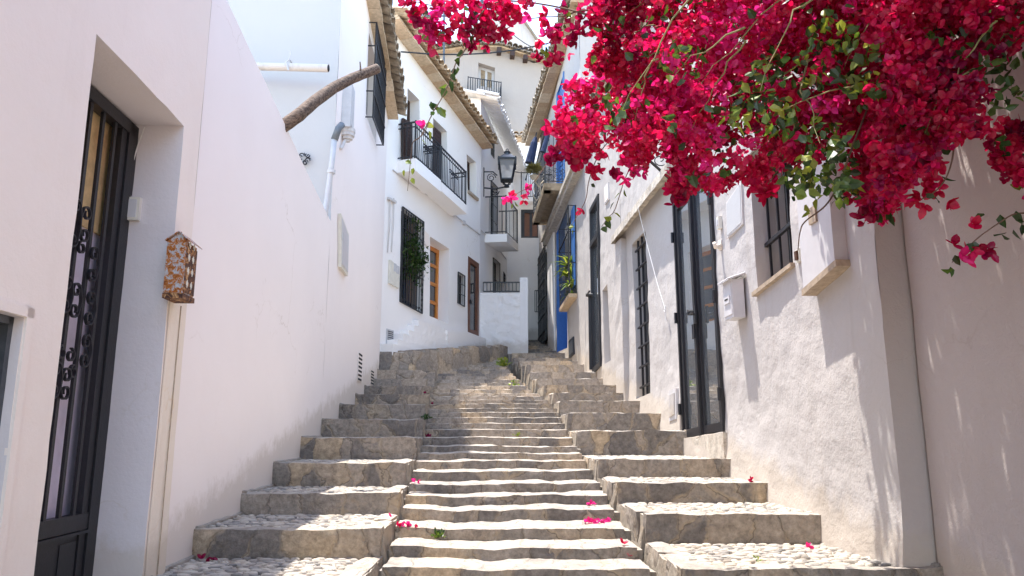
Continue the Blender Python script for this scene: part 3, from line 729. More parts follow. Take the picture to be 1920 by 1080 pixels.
eave(H2, PL.pt(e0+.02, ev(e0), 0), PL.pt(e1+.06, ev(e1), 0), PL.N, 'oldtile', over=.36, tw=.21, board=.20)
# things on the second house
def pxpipe(name, pts, r, mat, label, cat, k=10):
    mb = MB(); mb.tube([at(*p) for p in pts], r, k); return mb.build(name, mat, smooth=True, label=label, cat=cat)
t = thing('drain_pipe', 'horizontal weathered white clay pipe poking out above the garden wall', 'pipe', at(550, 127, 8.3))
mb = MB(); mb.tube([at(400, 123, 8.45), at(500, 125, 8.35), at(616, 128, 8.3)], .048, 12, cap=False); mb.tube([at(616, 128, 8.3), at(560, 126.5, 8.32)], .040, 12, mi=1); mb.build('pipe', ['stain', 'dark'], t, smooth=True)
mb = MB(); mb.tube([at(541, 132, 8.27), at(536, 117, 8.27), at(543, 112, 8.3), at(547, 118, 8.5)], .012, 6); mb.tube([at(541, 113, 8.27), at(545, 102, 8.27), at(543, 94, 8.27)], .008, 5); mb.build('strap', 'greybox', t)
t = thing('log', 'bent brown tree log resting across the top of the garden wall', 'log', PL.pt(6.5, 2.6, 0))
p0 = PL.pt(6.45, 2.70, -.12); pe = at(706, 129, 7.15)
ctl = [p0, at(560, 216, 6.45), at(590, 190, 6.6), at(625, 165, 6.8), at(660, 147, 6.95), pe]
pts = []
for i in range(len(ctl)-1):
    for k in range(5): pts.append(ctl[i].lerp(ctl[i+1], k/5)+Vector((0, 0, nz(i*5+k, 3)*.006)))
pts.append(pe)
mb = MB(); mb.tube(pts, [.062-.012*i/len(pts)+nz(i*.7)*.004 for i in range(len(pts))], 14, cap=False)
o_ = mb.build('bark', 'bark', t, smooth=True)
mb = MB(); d_ = (pts[-1]-pts[-2]).normalized(); mb.tube([pe-d_*.001, pe+d_*.006], .050, 14); mb.build('cut_end', 'sill', t)
mb = MB(); mb.tube([at(675, 138, 6.98), at(676, 128, 6.98), at(675, 116, 6.98)], [.012, .009, .006], 6); mb.build('twig_stub', 'bark', t)
t = thing('downpipe', 'dark grey plastic downpipe bending down the corner of the white house', 'pipe', at(615, 380, 8.5))
mb = MB(); mb.tube([at(641, 234, 8.5), at(635, 240, 8.45), at(627, 262, 8.45)], .042, 10); mb.build('elbow', 'pvc', t, smooth=True)
mb = MB(); mb.tube([at(627, 262, 8.45), at(621, 315, 8.45), at(611, 388, 8.45), at(604, 440, 8.45)], .034, 10); mb.build('pipe', 'greybox', t, smooth=True)
mb = MB(); mb.tube([at(621.5, 319, 8.45), at(621, 325, 8.45)], .05, 10); mb.build('clip', 'greybox', t)
t = thing('cable_box', 'long grey cable box with a rounded foot high on the white house corner', 'cable box', PL.pt(9, 3.6, .05))
b0 = PL.uv(643, 150, .1); zb = PL.uv(643, 214, .1)[1]
mb = MB(); mb.lbox(PL, 9.02, 9.28, zb+.02, zb+.62, .005, .12); mb.lbox(PL, 9.05, 9.14, zb+.05, zb+.60, .12, .128); mb.build('case', 'greybox', t)
mb = MB()
for i, (r_, h_) in enumerate([(.13, 0), (.12, -.05), (.09, -.09), (.05, -.12)]):
    mb.tube([PL.pt(9.15, zb+.03+h_, .07), PL.pt(9.15, zb-.02+h_, .07)], r_*.75, 12)
mb.tube([PL.pt(9.15, zb-.1, .05), PL.pt(9.0, zb-.3, .02)], .022, 8); mb.build('foot', 'stain', t)
# iron ornament (a small sun-like creature outline) on the end wall
t = MB(); P = lambda u, v: at(572+u, 296+v, 8.62)
for (x0, y0, r_, f_) in [(-6, 4, 4.5, 1), (5, 5, 4.5, -1), (-6, -4, 4.5, -1), (5, -5, 4, 1), (0, 9, 3.5, 1)]:
    pts = [P(x0+math.cos(f_*a_*.5)*r_, y0+math.sin(f_*a_*.5)*r_) for a_ in range(9)]; t.tube(pts, .008, 5)
for a_ in range(7): t.tube([P(math.cos(a_*.9)*6, math.sin(a_*.9)*6), P(math.cos(a_*.9+.1)*11, math.sin(a_*.9+.1)*10)], [.010, .003], 5)
t.build('iron_ornament', 'iron', label='small dark openwork iron ornament on the white wall above the garden wall', cat='ornament')
# meter cabinet and vents
q = PL.q([(632, 520), (646, 500), (647, 437), (633, 402)])
q = [(PL.uv(633, 500)[0], PL.uv(633, 500)[1]), (PL.uv(646, 518)[0], PL.uv(646, 518)[1]), (PL.uv(648, 440)[0], PL.uv(648, 440)[1]), (PL.uv(633, 400)[0], PL.uv(633, 400)[1])]
t = thing('meter_cabinet', 'off-white flush meter cabinet high on the lavender white wall', 'meter cabinet', PL.pt(q[0][0], q[0][1], 0))
mb = MB(); mb.prism(PL, q, .004, .045); mb.build('frame', 'creambox', t)
q2 = [tuple(Vector(p)*.86+sum((Vector(a) for a in q), Vector((0, 0)))*.035) for p in q]
mb = MB(); mb.prism(PL, q2, .045, .052); mb.build('door', 'whitemetal', t)
mb = MB(); c_ = sum((Vector(a) for a in q), Vector((0, 0)))/4; mb.lbox(PL, c_.x-.25, c_.x-.16, c_.y+.05, c_.y+.15, .052, .056); mb.build('number_plate', 'greybox', t)
for (x, ya, yb, nn, lb) in [(674, 661, 716, 7, 'taller louvred slot vent low on the lavender white wall'), (697, 694, 722, 5, 'shorter louvred slot vent low beside the wall corner')]:
    s_ = PL.uv(x, (ya+yb)/2)[0]; za = PL.uv(x, ya)[1]; zb = PL.uv(x, yb)[1]
    t = thing('vent', lb, 'vent', PL.pt(s_, zb, 0)); dz = (za-zb)/nn
    mb = MB(); mb.lbox(PL, s_-.20, s_+.20, zb, za, .003, .010); mb.build('plate', 'lav', t)
    mb = MB()
    for i in range(nn): mb.prism(PL, [(s_-.17, zb+dz*(i+.25)), (s_+.17, zb+dz*(i+.25)), (s_+.17, zb+dz*(i+.75)), (s_-.17, zb+dz*(i+.75))], .011, .013)
    mb.build('slots', 'dark', t)

# ------------------------------------------------------------------ third house
def rquad(pl, pts, off=0.):            # px corners: near-bottom, far-bottom, far-top, near-top
    return pl.q(pts, off)
def inset(q, a):
    c = sum((Vector(p) for p in q), Vector((0, 0)))/len(q)
    return [tuple(Vector(p)+Vector((math.copysign(a, c.x-p[0]), math.copysign(a, c.y-p[1])))) for p in q]
def framed(parent, name, pl, q, o, fw, mat, pane, nx=1, ny=1, t=.03, handle=False):
    """door or window leaf: frame rails, glazing bars, panes; q bottom-near first"""
    mb = MB()
    B = lambda u, v: tuple(bil(q, u, v))
    W_ = abs(q[1][0]-q[0][0]); Hh = abs(q[3][1]-q[0][1]); fu = fw/W_; fv = fw/Hh
    def strip(u0, u1, v0, v1, oo=t): mb.prism(pl, [B(u0, v0), B(u1, v0), B(u1, v1), B(u0, v1)], o, o+oo)
    strip(0, fu, 0, 1); strip(1-fu, 1, 0, 1); strip(fu, 1-fu, 0, fv); strip(fu, 1-fu, 1-fv, 1)
    for i in range(1, nx): strip(i/nx-fu*.4, i/nx+fu*.4, fv, 1-fv, t*.8)
    for j in range(1, ny): strip(fu, 1-fu, j/ny-fv*.4, j/ny+fv*.4, t*.85)
    o1 = mb.build(name, mat, parent)
    mb = MB(); mb.prism(pl, q, o-.015, o+t*.3); mb.build('pane', pane, o1)
    return o1
H3 = thing('balcony_house', 'white house with two railed balconies, orange wood door and tan tiled eave', 'house', (-1.5, 16.5, 1))
o_grille = P3.q([(748, 565.5), (789.6, 588), (792.6, 417), (752.6, 388)])
o_door = P3.q([(805.5, 592.6), (840.7, 607), (842.6, 467), (806.6, 443)])
o_win = P3.q([(857.4, 568), (869.8, 575), (870.6, 518), (857.6, 510)])
o_brown = P3.q([(876.8, 626.6), (897, 631), (897.6, 494.5), (877.4, 480)])
o_b1 = P3.q([(762, 300), (787, 318), (787, 188), (764, 165)])
o_b2 = P3.q([(812, 335), (838, 352), (838, 247), (812, 221)])
o_w3 = P3.q([(877, 357), (894, 372), (893, 304), (875, 289)])
ev3 = lambda s_: 8.13-.156*s_
mb = MB()
panel(mb, P3, [(-.47, .3), (4.62, .8), (4.62, ev3(4.62)+.2), (-.47, ev3(-.47)+.2)], [(o_grille, .14), (o_door, .30), (o_win, .10), (o_brown, .10), (o_b1, .28), (o_b2, .28), (o_w3, .22)], .22, .010, 1.1)
body(mb, P3, -.47, 4.62, .3, 7.6, 3.6, sides=(1, 1))
mb.build('wall', 'white', H3)
A_ = P3.pt(-.45, ev3(-.45), 0); B_ = P3.pt(4.75, ev3(4.75), 0)
eave(H3, A_, B_, P3.N, 'tile', over=.42, tw=.17, board=.30)
mb = MB(); mb.prism(P3, inset(o_grille, .0), -.14, -.11); w1 = mb.build('window', 'glassdark', H3)
gr = grille('grille', w1, P3, o_grille, .03, 9, [.36, .78], .014)
mb = MB()
for v in (.035, .965):
    for i in range(9):
        u = (i+.5)/9; c = bil(o_grille, u, v); scroll(mb, lambda a, b: P3.pt(a, b, .03), c.x, c.y, .045, 1.3, 10, .006, 1 if i % 2 else -1)
for i in range(18):
    c = bil(o_grille, .96, (i+.5)/18); scroll(mb, lambda a, b: P3.pt(a, b, .03), c.x, c.y, .045, 1.3, 10, .006, 1 if i % 2 else -1)
mb.build('scrollwork', 'iron', gr)
od = o_door; dw = [od[0], ((od[0][0]+od[1][0])/2+.36, od[1][1]), ((od[2][0]+od[3][0])/2+.36, od[2][1]-.14), (od[3][0], od[3][1]-.14)]
zt_ = P3.uv(806.6, 462, -.28)[1]; s1_ = P3.uv(820, 530, -.28)[0]
mb = MB(); mb.lbox(P3, od[0][0], od[1][0], zt_, od[3][1]+.1, -.30, -.27); mb.build('lintel_panel', 'white', H3)
dq = [(od[0][0], od[0][1]), (max(s1_, od[0][0]+.6), od[0][1]), (max(s1_, od[0][0]+.6), zt_), (od[0][0], zt_)]
dr = framed(H3, 'front_door', P3, dq, -.30, .09, 'woodorange', 'glass', 1, 4, .05)
mb = MB(); mb.lbox(P3, dq[1][0], od[1][0]+.1, od[1][1]-.1, zt_, -.32, -.28); mb.build('side_panel', 'white', H3)
w_ = framed(H3, 'window', P3, o_win, -.10, .03, 'wooddark', 'glassdark'); grille('grille', w_, P3, o_win, .02, 4, [.33, .66], .012)
bd = framed(H3, 'glass_door', P3, o_brown, -.05, .13, 'woodbrown', 'glass', 1, 1, .06)
mb = MB(); c_ = bil(o_brown, .16, .42); mb.lbox(P3, c_.x-.03, c_.x+.06, c_.y-.05, c_.y+.05, .012, .05); mb.build('handle', 'iron', bd)
for q_ in (o_b1, o_b2):
    qq = [(q_[0][0]-.0, q_[0][1]), (q_[1][0], q_[1][1]), q_[2], q_[3]]
    w_ = framed(H3, 'balcony_door', P3, qq, -.28, .07, 'wooddark', 'glassdark', 2, 1, .04)
sh = P3.q([(751, 302), (768, 312), (768, 232), (751, 222)]); mb = MB(); mb.prism(P3, sh, .02, .07)
for k_ in range(12): 
    a = bil(sh, .1, (k_+.3)/12); b = bil(sh, .9, (k_+.3)/12); mb.lbox(P3, a.x, b.x, a.y, a.y+.05, .07, .08)
mb.build('shutter', 'wooddark', H3)
s2h = P3.q([(811, 335), (824, 343), (824, 250), (811, 238)], .0); mb = MB(); mb.prism(P3, s2h, .01, .05)
for k_ in range(12): 
    a = bil(s2h, .1, (k_+.3)/12); b = bil(s2h, .9, (k_+.3)/12); mb.lbox(P3, a.x, b.x, a.y, a.y+.05, .05, .06)
mb.build('shutter', 'wooddark', H3)
w_ = framed(H3, 'window', P3, o_w3, -.22, .05, 'wooddark', 'glassdark', 2, 1, .03)
mb = MB(); mb.prism(P3, [(o_w3[0][0]-.02, o_w3[0][1]-.07), (o_w3[1][0]+.02, o_w3[1][1]-.07), (o_w3[1][0]+.02, o_w3[1][1]), (o_w3[0][0]-.02, o_w3[0][1])], -.05, .05); mb.build('sill', 'sill', w_)
def balcony(parent, pl, s0, s1, zf, zt, d, th, slabmat='white', n=14, sn=5, mid=None, curl=False, near=True, bw=.014):
    mb = MB()
    zs = (lambda s_: zf[0]+(zf[1]-zf[0])*(s_-s0)/(s1-s0)) if isinstance(zf, tuple) else (lambda s_: zf)
    h = zt
    v0 = [pl.pt(s0, zs(s0)-th, 0), pl.pt(s1, zs(s1)-th, 0), pl.pt(s1, zs(s1)-th, d), pl.pt(s0, zs(s0)-th, d)]
    mb.hexa(v0+[v+Vector((0, 0, th)) for v in v0]); b = mb.build('balcony', slabmat, parent)
    mb = MB(); P = lambda s_, z, o: pl.pt(s_, zs(s_)+z, o); e = .03
    for (sa, oa) in [(s0+e, d-e), (s1-e, d-e)]: mb.bar(P(sa, 0, oa), P(sa, h+.03, oa), .035)
    for z in [.06, h]+([h-.1] if mid else []):
        mb.bar(P(s0+e, z, d-e), P(s1-e, z, d-e), .028 if z == h else .02)
        for sa in (s0+e, s1-e): mb.bar(P(sa, z, -.01), P(sa, z, d-e), .028 if z == h else .02)
    for i in range(1, n): sa = s0+e+(s1-s0-2*e)*i/n; mb.bar(P(sa, .06, d-e), P(sa, h, d-e), bw)
    for sa in (s0+e, s1-e):
        for i in range(1, sn): mb.bar(P(sa, .06, (d-e)*i/sn), P(sa, h, (d-e)*i/sn), bw)
    if mid: 
        for z in (h*.55, h*.62): mb.bar(P(s0+(s1-s0)*.35, z, d-e), P(s0+(s1-s0)*.65, z, d-e), .02)
    if curl:
        L = s1-s0; m = max(3, int(L/.16))
        for i in range(m):
            for z in (.16, .32): scroll(mb, lambda a, b_: P(a, b_, d-e), s0+L*(i+.5)/m, z, .075, 1.3, 10, .007, 1 if i % 2 else -1)
        for i in range(3):
            for z in (.16, .32): scroll(mb, lambda a, b_: P(s0+e, b_, a), d*(i+.6)/3.4, z, .075, 1.3, 10, .007, 1 if i % 2 else -1)
    mb.build('railing', 'iron', b); return b
def balc_px(pl, d, n_, f_, ntop):
    a = pl.uv(*n_, d); b = pl.uv(*f_, d); c = pl.uv(*ntop, d); return a[0], b[0], (a[1], b[1]), c[1]-a[1]
s0, s1, zf, h = balc_px(P3, .42, (780, 297), (827, 338), (781, 227)); balcony(H3, P3, s0-.02, s1, zf, h, .42, .26, n=13, sn=4, mid=True)
s0b, s1b, zfb, hb = balc_px(P3, .42, (837, 350), (876, 386), (838, 284)); balcony(H3, P3, s1+.02, s1b, (zfb[0]+.02, zfb[1]), hb, .42, .20, n=16, sn=4, mid=True)
# conduit line, meter boxes, tablet, vent
t = thing('conduit', 'thin grey conduit running under the balconies of the white house', 'conduit', P3.pt(0, 5, .02))
mb = MB(); pts = []
for x, y in [(735, 318), (765, 342), (800, 366), (835, 392), (850, 402), (870, 418), (890, 433), (899, 440)]: a = P3.uv(x, y); pts.append(P3.pt(a[0], a[1]+rs.uniform(-.01, .01), .02))
mb.tube(pts, .014, 5); mb.build('pipe', 'stain', t)
for x, y in [(850, 402), (868, 418)]: a = P3.uv(x, y); mb = MB(); mb.lbox(P3, a[0]-.05, a[0]+.05, a[1]-.04, a[1]+.05, .0, .05); mb.build('junction_box', 'stain', t)
q = P3.q([(727, 531), (744, 541), (745, 502), (728, 487)]); t = thing('meter_box', 'pale meter box with two small dials left of the plant filled window grille', 'meter box', P3.pt(q[0][0], q[0][1], 0))
mb = MB(); mb.prism(P3, q, .003, .05); mb.build('case', 'creambox', t)
mb = MB()
for u in (.5, .8): c = bil(q, u, .82); mb.lbox(P3, c.x-.05, c.x+.05, c.y-.08, c.y+.08, .05, .056)
mb.build('dials', 'greybox', t)
q = P3.q([(794, 457), (803, 464), (803.5, 441), (794, 431)]); mb = MB(); mb.prism(P3, q, .003, .02); t = mb.build('tablet', 'cream', label='small pale tablet between the window grille and the orange door', cat='plaque')
q = P3.q([(723, 646), (736, 650), (737, 620), (724, 616)]); t = thing('vent', 'square grey vent grating at the foot of the balcony house', 'vent', P3.pt(q[0][0], q[0][1], 0))
mb = MB(); mb.prism(P3, q, .002, .02); mb.build('frame', 'greybox', t)
mb = MB()
for i in range(7): c = bil(q, .12, (i+.6)/8); d2 = bil(q, .88, (i+.6)/8); mb.lbox(P3, c.x, d2.x, c.y, c.y+.02, .02, .024)
mb.build('slats', 'lampmetal', t)
t = MB(); 
for x in (729, 736): a = P3.uv(x, 372); t.tube([P3.pt(a[0], a[1], .03), P3.pt(a[0]+.02, a[1]-.5, .03), P3.pt(a[0]-.01, a[1]-1.1, .02)], .012, 5)
a = P3.uv(732, 378); t.lbox(P3, a[0]-.15, a[0]+.15, a[1], a[1]+.05, .0, .06); t.build('cables', 'stain', label='grey cables hanging down the house corner left of the window grille', cat='cable')
# white steps up to the orange door
WS = thing('white_steps', 'whitewashed plaster steps climbing to the orange wooden door', 'steps', P3.pt(1.5, 1.5, .3))
edges = [(P3.uv(x, y, .25)[0], P3.uv(x, y-9, .25)[1]) for x, y in [(735, 653), (746, 645), (758, 634), (771, 627), (783, 617), (793, 608)]]
s_end = P3.uv(850, 612, .25)[0]
mb = MB()
for i, (s_, z) in enumerate(edges):
    d = .27-.025*i; x1 = s_end+(.9-.15*i)
    mb.rough([tuple(P3.pt(s_, 0, 0).xy), tuple(P3.pt(s_, 0, d).xy), tuple(P3.pt(x1, 0, d).xy), tuple(P3.pt(x1, 0, 0).xy)], 1.45, z, .12, .01, .5, 0, i)
mb.build('treads', 'white', WS)
mb = MB(); zz = [(s_end, edges[-1][1]-.05), (P3.uv(905, 628, .1)[0], P3.uv(905, 628, .1)[1])]
mb.prism(P3, [(s_end-.2, 1.5), (4.6, 1.5), (4.6, 2.33), (s_end+.9, 2.36), (s_end-.2, edges[-1][1]-.06)], .0, .20); mb.build('plinth', 'white', WS)

# ------------------------------------------------------------------ fourth house and what closes the view
H4 = thing('corner_house', 'white house behind the street lantern with one railed balcony and whitewashed eave', 'house', (-.5, 21, 2))
q_up = P4.q([(920.5, 289), (926, 297), (926, 251), (920, 246)]); q_b = P4.q([(919.5, 437.5), (931.6, 437.5), (931.6, 350), (919, 336)]); q_t = P4.q([(924, 549), (937, 547.6), (937, 494.5), (923.8, 482.8)])
q_b = [(q_b[0][0], q_b[0][1]), (q_b[1][0], q_b[0][1]), (q_b[1][0], q_b[2][1]), (q_b[0][0], q_b[3][1])]
q_t = [(q_t[0][0], 3.5), (q_t[1][0], 3.5), q_t[2], q_t[3]]
q_s = P4.q([(943.7, 530), (947, 532), (947, 516), (943.7, 510)])
mb = MB(); panel(mb, P4, [(0, 1), (7.5, 2), (7.5, 9.3), (0, 8.75)], [(q_up, .15), (q_b, .15), (q_t, .15), (q_s, .1)], .3, .012, 1.)
body(mb, P4, 0, 7.5, 1, 8.8, 3, sides=(1, 1)); mb.build('wall', 'white', H4)
for nm, q_ in (('upper_window', q_up), ('balcony_door', q_b), ('terrace_door', q_t), ('window', q_s)):
    o_ = framed(H4, nm, P4, q_, -.15, .05, 'iron', 'glassdark', 2, 1, .03)
    grille('grille', o_, P4, q_, .01, 6, [.3, .6], .012)
eave(H4, P4.pt(-.3, 8.62, 0), P4.pt(7.4, 9.3, 0), P4.N, 'whitetile', over=.5, tw=.2, board=.36, slab=False)
s0, s1, zf, h = balc_px(P4, .55, (948, 440), (968, 456), (948, 385))
z_ = P4.uv(948, 440, .55)[1]; sa = P4.uv(948, 440, .55)[0]; sb = P4.uv(969, 458, .55)[0]
balcony(H4, P4, sa-.1, sb, (z_, P4.uv(969, 458, .55)[1]), 1.05, .6, .22, n=12, sn=5)
mb = MB(); mb.tube([P4.pt(0.05, P4.uv(905, 439)[1], .02), P4.pt(2.5, P4.uv(930, 462)[1]-.02, .02), P4.pt(5, P4.uv(950, 484)[1]-.1, .02)], .014, 5)
mb.build('conduit', 'stain', label='thin conduit under the small balcony of the corner house', cat='conduit')
TW = thing('terrace_wall', 'roughcast white terrace wall with a square end pier at the top of the steps', 'wall', (0, 18.8, 1.8))
zt1 = at(940, 549, 18.7).z; zt2 = at(980, 521, 18.7).z; xl = at(900, 600, 18.7).x-.1; xm = at(975, 600, 18.7).x; xr = at(990, 600, 18.7).x
PT = Pl((xl, 18.7), (xm, 18.7)); mb = MB()
panel(mb, PT, [(0, 1.2), (PT.L, 1.2), (PT.L, zt1), (0, zt1)], [], .06, .03, 5.)
mb.add([PT.pt(0, zt1, 0), PT.pt(PT.L, zt1, 0), PT.pt(PT.L, zt1, -.3), PT.pt(0, zt1, -.3)], [(0, 1, 2, 3)])
mb.box((xl, 18.99, 1.2), (xr-.02, 23.9, zt1-.35)); mb.build('roughcast', 'white', TW)
mb = MB(); mb.rough([(xm, 18.66), (xr, 18.66), (xr, 23.9), (xm, 23.9)], 1.3, zt1-.02, .3, .01); mb.rough([(xm, 18.66), (xr, 18.66), (xr, 19.3), (xm, 19.3)], zt1-.1, zt2, .15, .01); mb.build('pier', 'white', TW)
rl = MB(); za, zb = at(940, 529, 18.68).z, at(940, 548, 18.68).z+.03; xs = at(906, 540, 18.68).x
for z in (za, zb): rl.bar((xs, 18.72, z), (xm, 18.72, z+.0), .03)
for i in range(11): x = xs+(xm-xs)*i/10; rl.bar((x, 18.72, zb), (x, 18.72, za), .022)
rl.build('railing', 'iron', TW)
BW = thing('parapet', 'plain white parapet wall closing the lane below the brown door', 'wall', (.4, 24, 2.5))
zt = at(980, 446, 24).z; mb = MB(); mb.box((-.3, 24, 2), (1.3, 24.25, zt)); mb.build('render', 'white', BW)
a = at(1003, 585, 24); b = at(1009, 545, 24); mb = MB()
for x in (a.x, (a.x+b.x)/2, b.x): mb.bar((x, 23.96, a.z), (x, 23.96, b.z), .02)
for z in (a.z, b.z): mb.bar((a.x, 23.96, z), (b.x, 23.96, z), .02)
mb.build('grille', 'iron', BW)
H5 = thing('end_house', 'plain white house closing the lane with a brown door above the parapet', 'house', (.5, 25.6, 3))
PB = Pl((-1.5, 25.6), (2.2, 25.6)); zt5 = at(975, 262, 25.6).z
mb = MB(); panel(mb, PB, [(0, 2), (PB.L, 2), (PB.L, zt5), (0, zt5)], [], .4, .01); body(mb, PB, 0, PB.L, 2, zt5, 2.2); mb.build('wall', 'white', H5)
eave(H5, PB.pt(.9, zt5-.1, 0), PB.pt(PB.L, zt5-.1, 0), PB.N, 'tile', over=.35, tw=.2, board=.25)
q = PB.q([(977, 450), (1014, 450), (1014, 394), (977, 394)]); dr = framed(H5, 'door', PB, q, .0, .12, 'iron', 'woodbrown', 2, 1, .06)
s0 = PB.uv(976, 374, .5)[0]; s1 = PB.uv(1010, 374, .5)[0]; z_ = PB.uv(980, 371, .5)[1]
balcony(H5, PB, s0, s1, z_, .95, .5, .12, n=9, sn=3)
# ------------------------------------------------------------------ RIGHT: near houses
H6 = thing('rough_house', 'rough whitewashed house with the black glass door, nearest lit wall on the right', 'house', (2.1, 7, -1))
wn_s, wn_z = PR.uv(1487, 494); wf_s, wf_z = PR.uv(1420, 547)
o_w = [(wn_s, wn_z), (wf_s, wf_z), (wf_s, 2.35), (wn_s, 2.4)]
dn = PR.uv(1361, 809); df = PR.uv(1284, 823); o_d = [dn, df, (df[0], 2.62), (dn[0], 2.66)]
o_g = [PR.uv(1221, 737), PR.uv(1196, 748), PR.uv(1186, 459), PR.uv(1210, 432)]
s_end = 11.27
def bulge(a, z):   # the plaster swells at the foot and is laid on in coats
    h = z-(-1.715+.197*a); return .05*math.exp(-max(0, h)/.35)+.018*math.sin(a*1.7+z*1.1)*math.exp(-abs(z-.2))
mb = MB()
panel(mb, PR, [(4.25, -1.6), (s_end, 0), (s_end, 5.6), (4.25, 5.6)], [(o_w, .32), (o_d, .07), (o_g, .16)], .060, .015, 1.3, bulge=bulge)
p_ = PR.pt(4.25, 0, 0); q_ = PR.pt(4.25, 0, -.155)
PQ = Pl((p_.x-.02, 4.243), (p_.x+.3, 4.243)); mb2 = MB()
nn = 34; vs = []
for i in range(nn+1):
    z = -1.6+7.2*i/nn; ex = nz(z*2.2, 4, 5)*.0+nz(4.25*1.3, z*1.3, 5)*.011+nz(4.25*1.3*3.7, z*1.3*3.7, 8)*.005+bulge(4.25, z)
    for k in range(4): 
        c = PR.pt(4.25, z, ex*(1-k/3)-.20*k/3); vs.append(c)
mb.add(vs, [(i*4+k, i*4+k+1, (i+1)*4+k+1, (i+1)*4+k) for i in range(nn) for k in range(3)], .5, 1)
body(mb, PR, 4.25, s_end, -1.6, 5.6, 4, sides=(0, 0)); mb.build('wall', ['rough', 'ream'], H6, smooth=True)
# window with bars
mb = MB(); mb.prism(PR, o_w, -.32, -.29); w_ = mb.build('window', 'glassdark', H6)
gq = [(wn_s+.0, wn_z+.0), (wf_s-.12, wf_z-.0), (wf_s-.12, 2.35), (wn_s, 2.4)]
mb = MB()
for u in (.08, .36, .64, .92): a = bil(o_w, u, 0); b = bil(o_w, u, 1); mb.bar(PR.pt(a.x, a.y, -.11), PR.pt(b.x, b.y, -.11), .018)
for z in (1.17, 1.55, 1.95): mb.bar(PR.pt(wn_s, z+.07, -.10), PR.pt(wf_s, z-.0, -.10), .03)
mb.build('bars', 'iron', w_)
mb = MB(); mb.prism(PR, [(wn_s-.03, wn_z-.03), (wf_s+.04, wf_z-.035), (wf_s+.04, wf_z), (wn_s-.03, wn_z)], -.28, .035); mb.build('sill', 'sill', w_)
# black glass door, two leaves
dq = [Vector(p) for p in o_d]
gd = MB(); B = lambda u, v: tuple(bil(dq, u, v))
def st(mb, u0, u1, v0, v1, a, b): mb.prism(PR, [B(u0, v0), B(u1, v0), B(u1, v1), B(u0, v1)], a, b)
for u0, u1 in ((0, .035), (.965, 1)): st(gd, u0, u1, 0, 1, -.05, .03)
st(gd, .035, .965, .985, 1, -.05, .03)
door = gd.build('glass_door', 'iron', H6)
for (u0, u1) in ((.04, .495), (.505, .96)):
    mb = MB()
    for a, b, c, d in [(u0, u0+.05, .005, .985), (u1-.05, u1, .005, .985), (u0+.05, u1-.05, .005, .035), (u0+.05, u1-.05, .96, .985)]: st(mb, a, b, c, d, -.04, .012)
    lf = mb.build('leaf_frame', 'iron', door)
    mb = MB(); st(mb, u0+.03, u1-.03, .02, .97, -.03, -.015); mb.build('pane', 'doorglass', door)
mb = MB(); st(mb, .475, .525, .0, .985, .012, .04); mb.build('cover_strip', 'iron', door)
mb = MB(); hz = PR.uv(1318, 585)[1]; hs = bil(dq, .5, .3).x
mb.lbox(PR, hs-.09, hs-.04, hz-.10, hz+.08, .04, .055); mb.tube([PR.pt(hs-.06, hz, .05), PR.pt(hs-.06, hz, .10), PR.pt(hs-.17, hz+.0, .10)], .012, 6); mb.tube([PR.pt(hs+.05, hz+.03, .04), PR.pt(hs+.05, hz+.03, .09)], .03, 10); mb.lbox(PR, hs-.02, hs+.05, hz-.25, hz-.1, .04, .055); mb.build('handle', 'iron', door)
for (u, v) in ((0, .13), (0, .85), (0, .48), (1, .12), (1, .5), (1, .85)):
    mb = MB(); c = bil(dq, u, v); mb.tube([PR.pt(c.x, c.y-.06, .045), PR.pt(c.x, c.y+.06, .045)], .016, 8); mb.build('hinge', 'iron', door)
mb = MB(); mb.prism(PR, [(dn[0]-.05, dn[1]-.35), (df[0]+.05, df[1]-.35), (df[0]+.05, df[1]-.01), (dn[0]-.05, dn[1]-.01)], -.1, .045); mb.build('threshold', 'ledge', H6)
# barred slot window
mb = MB(); mb.prism(PR, o_g, -.16, -.13); w_ = mb.build('slot_window', 'glassdark', H6)
mb = MB()
for u in (.12, .42, .72): a = bil(o_g, u, 0); b = bil(o_g, u, 1); mb.bar(PR.pt(a.x, a.y, -.03), PR.pt(b.x, b.y, -.03), .028)
for i in range(8): a = bil(o_g, 0, (i+.5)/8); b = bil(o_g, .85, (i+.5)/8); mb.bar(PR.pt(a.x, a.y, -.012), PR.pt(b.x, b.y, -.012), .022)
mb.build('bars', 'iron', w_)
# ledge over it
mb = MB(); a = PR.pt(8.0, 2.90, 0)
mb.rough([tuple(PR.pt(8.05, 0, -.02).xy), tuple(PR.pt(11.3, 0, -.02).xy), tuple(PR.pt(11.3, 0, .16).xy), tuple(PR.pt(8.05, 0, .16).xy)], 2.91, 3.02, .1, .012); mb.build('ledge', 'ledge', H6)
eave(H6, PR.pt(4.3, 5.35, 0), PR.pt(11.3, 5.35, 0), PR.N, 'oldtile', over=.12, tw=.2, board=.06)  # hidden tile row added to throw streaks of shadow down the wall
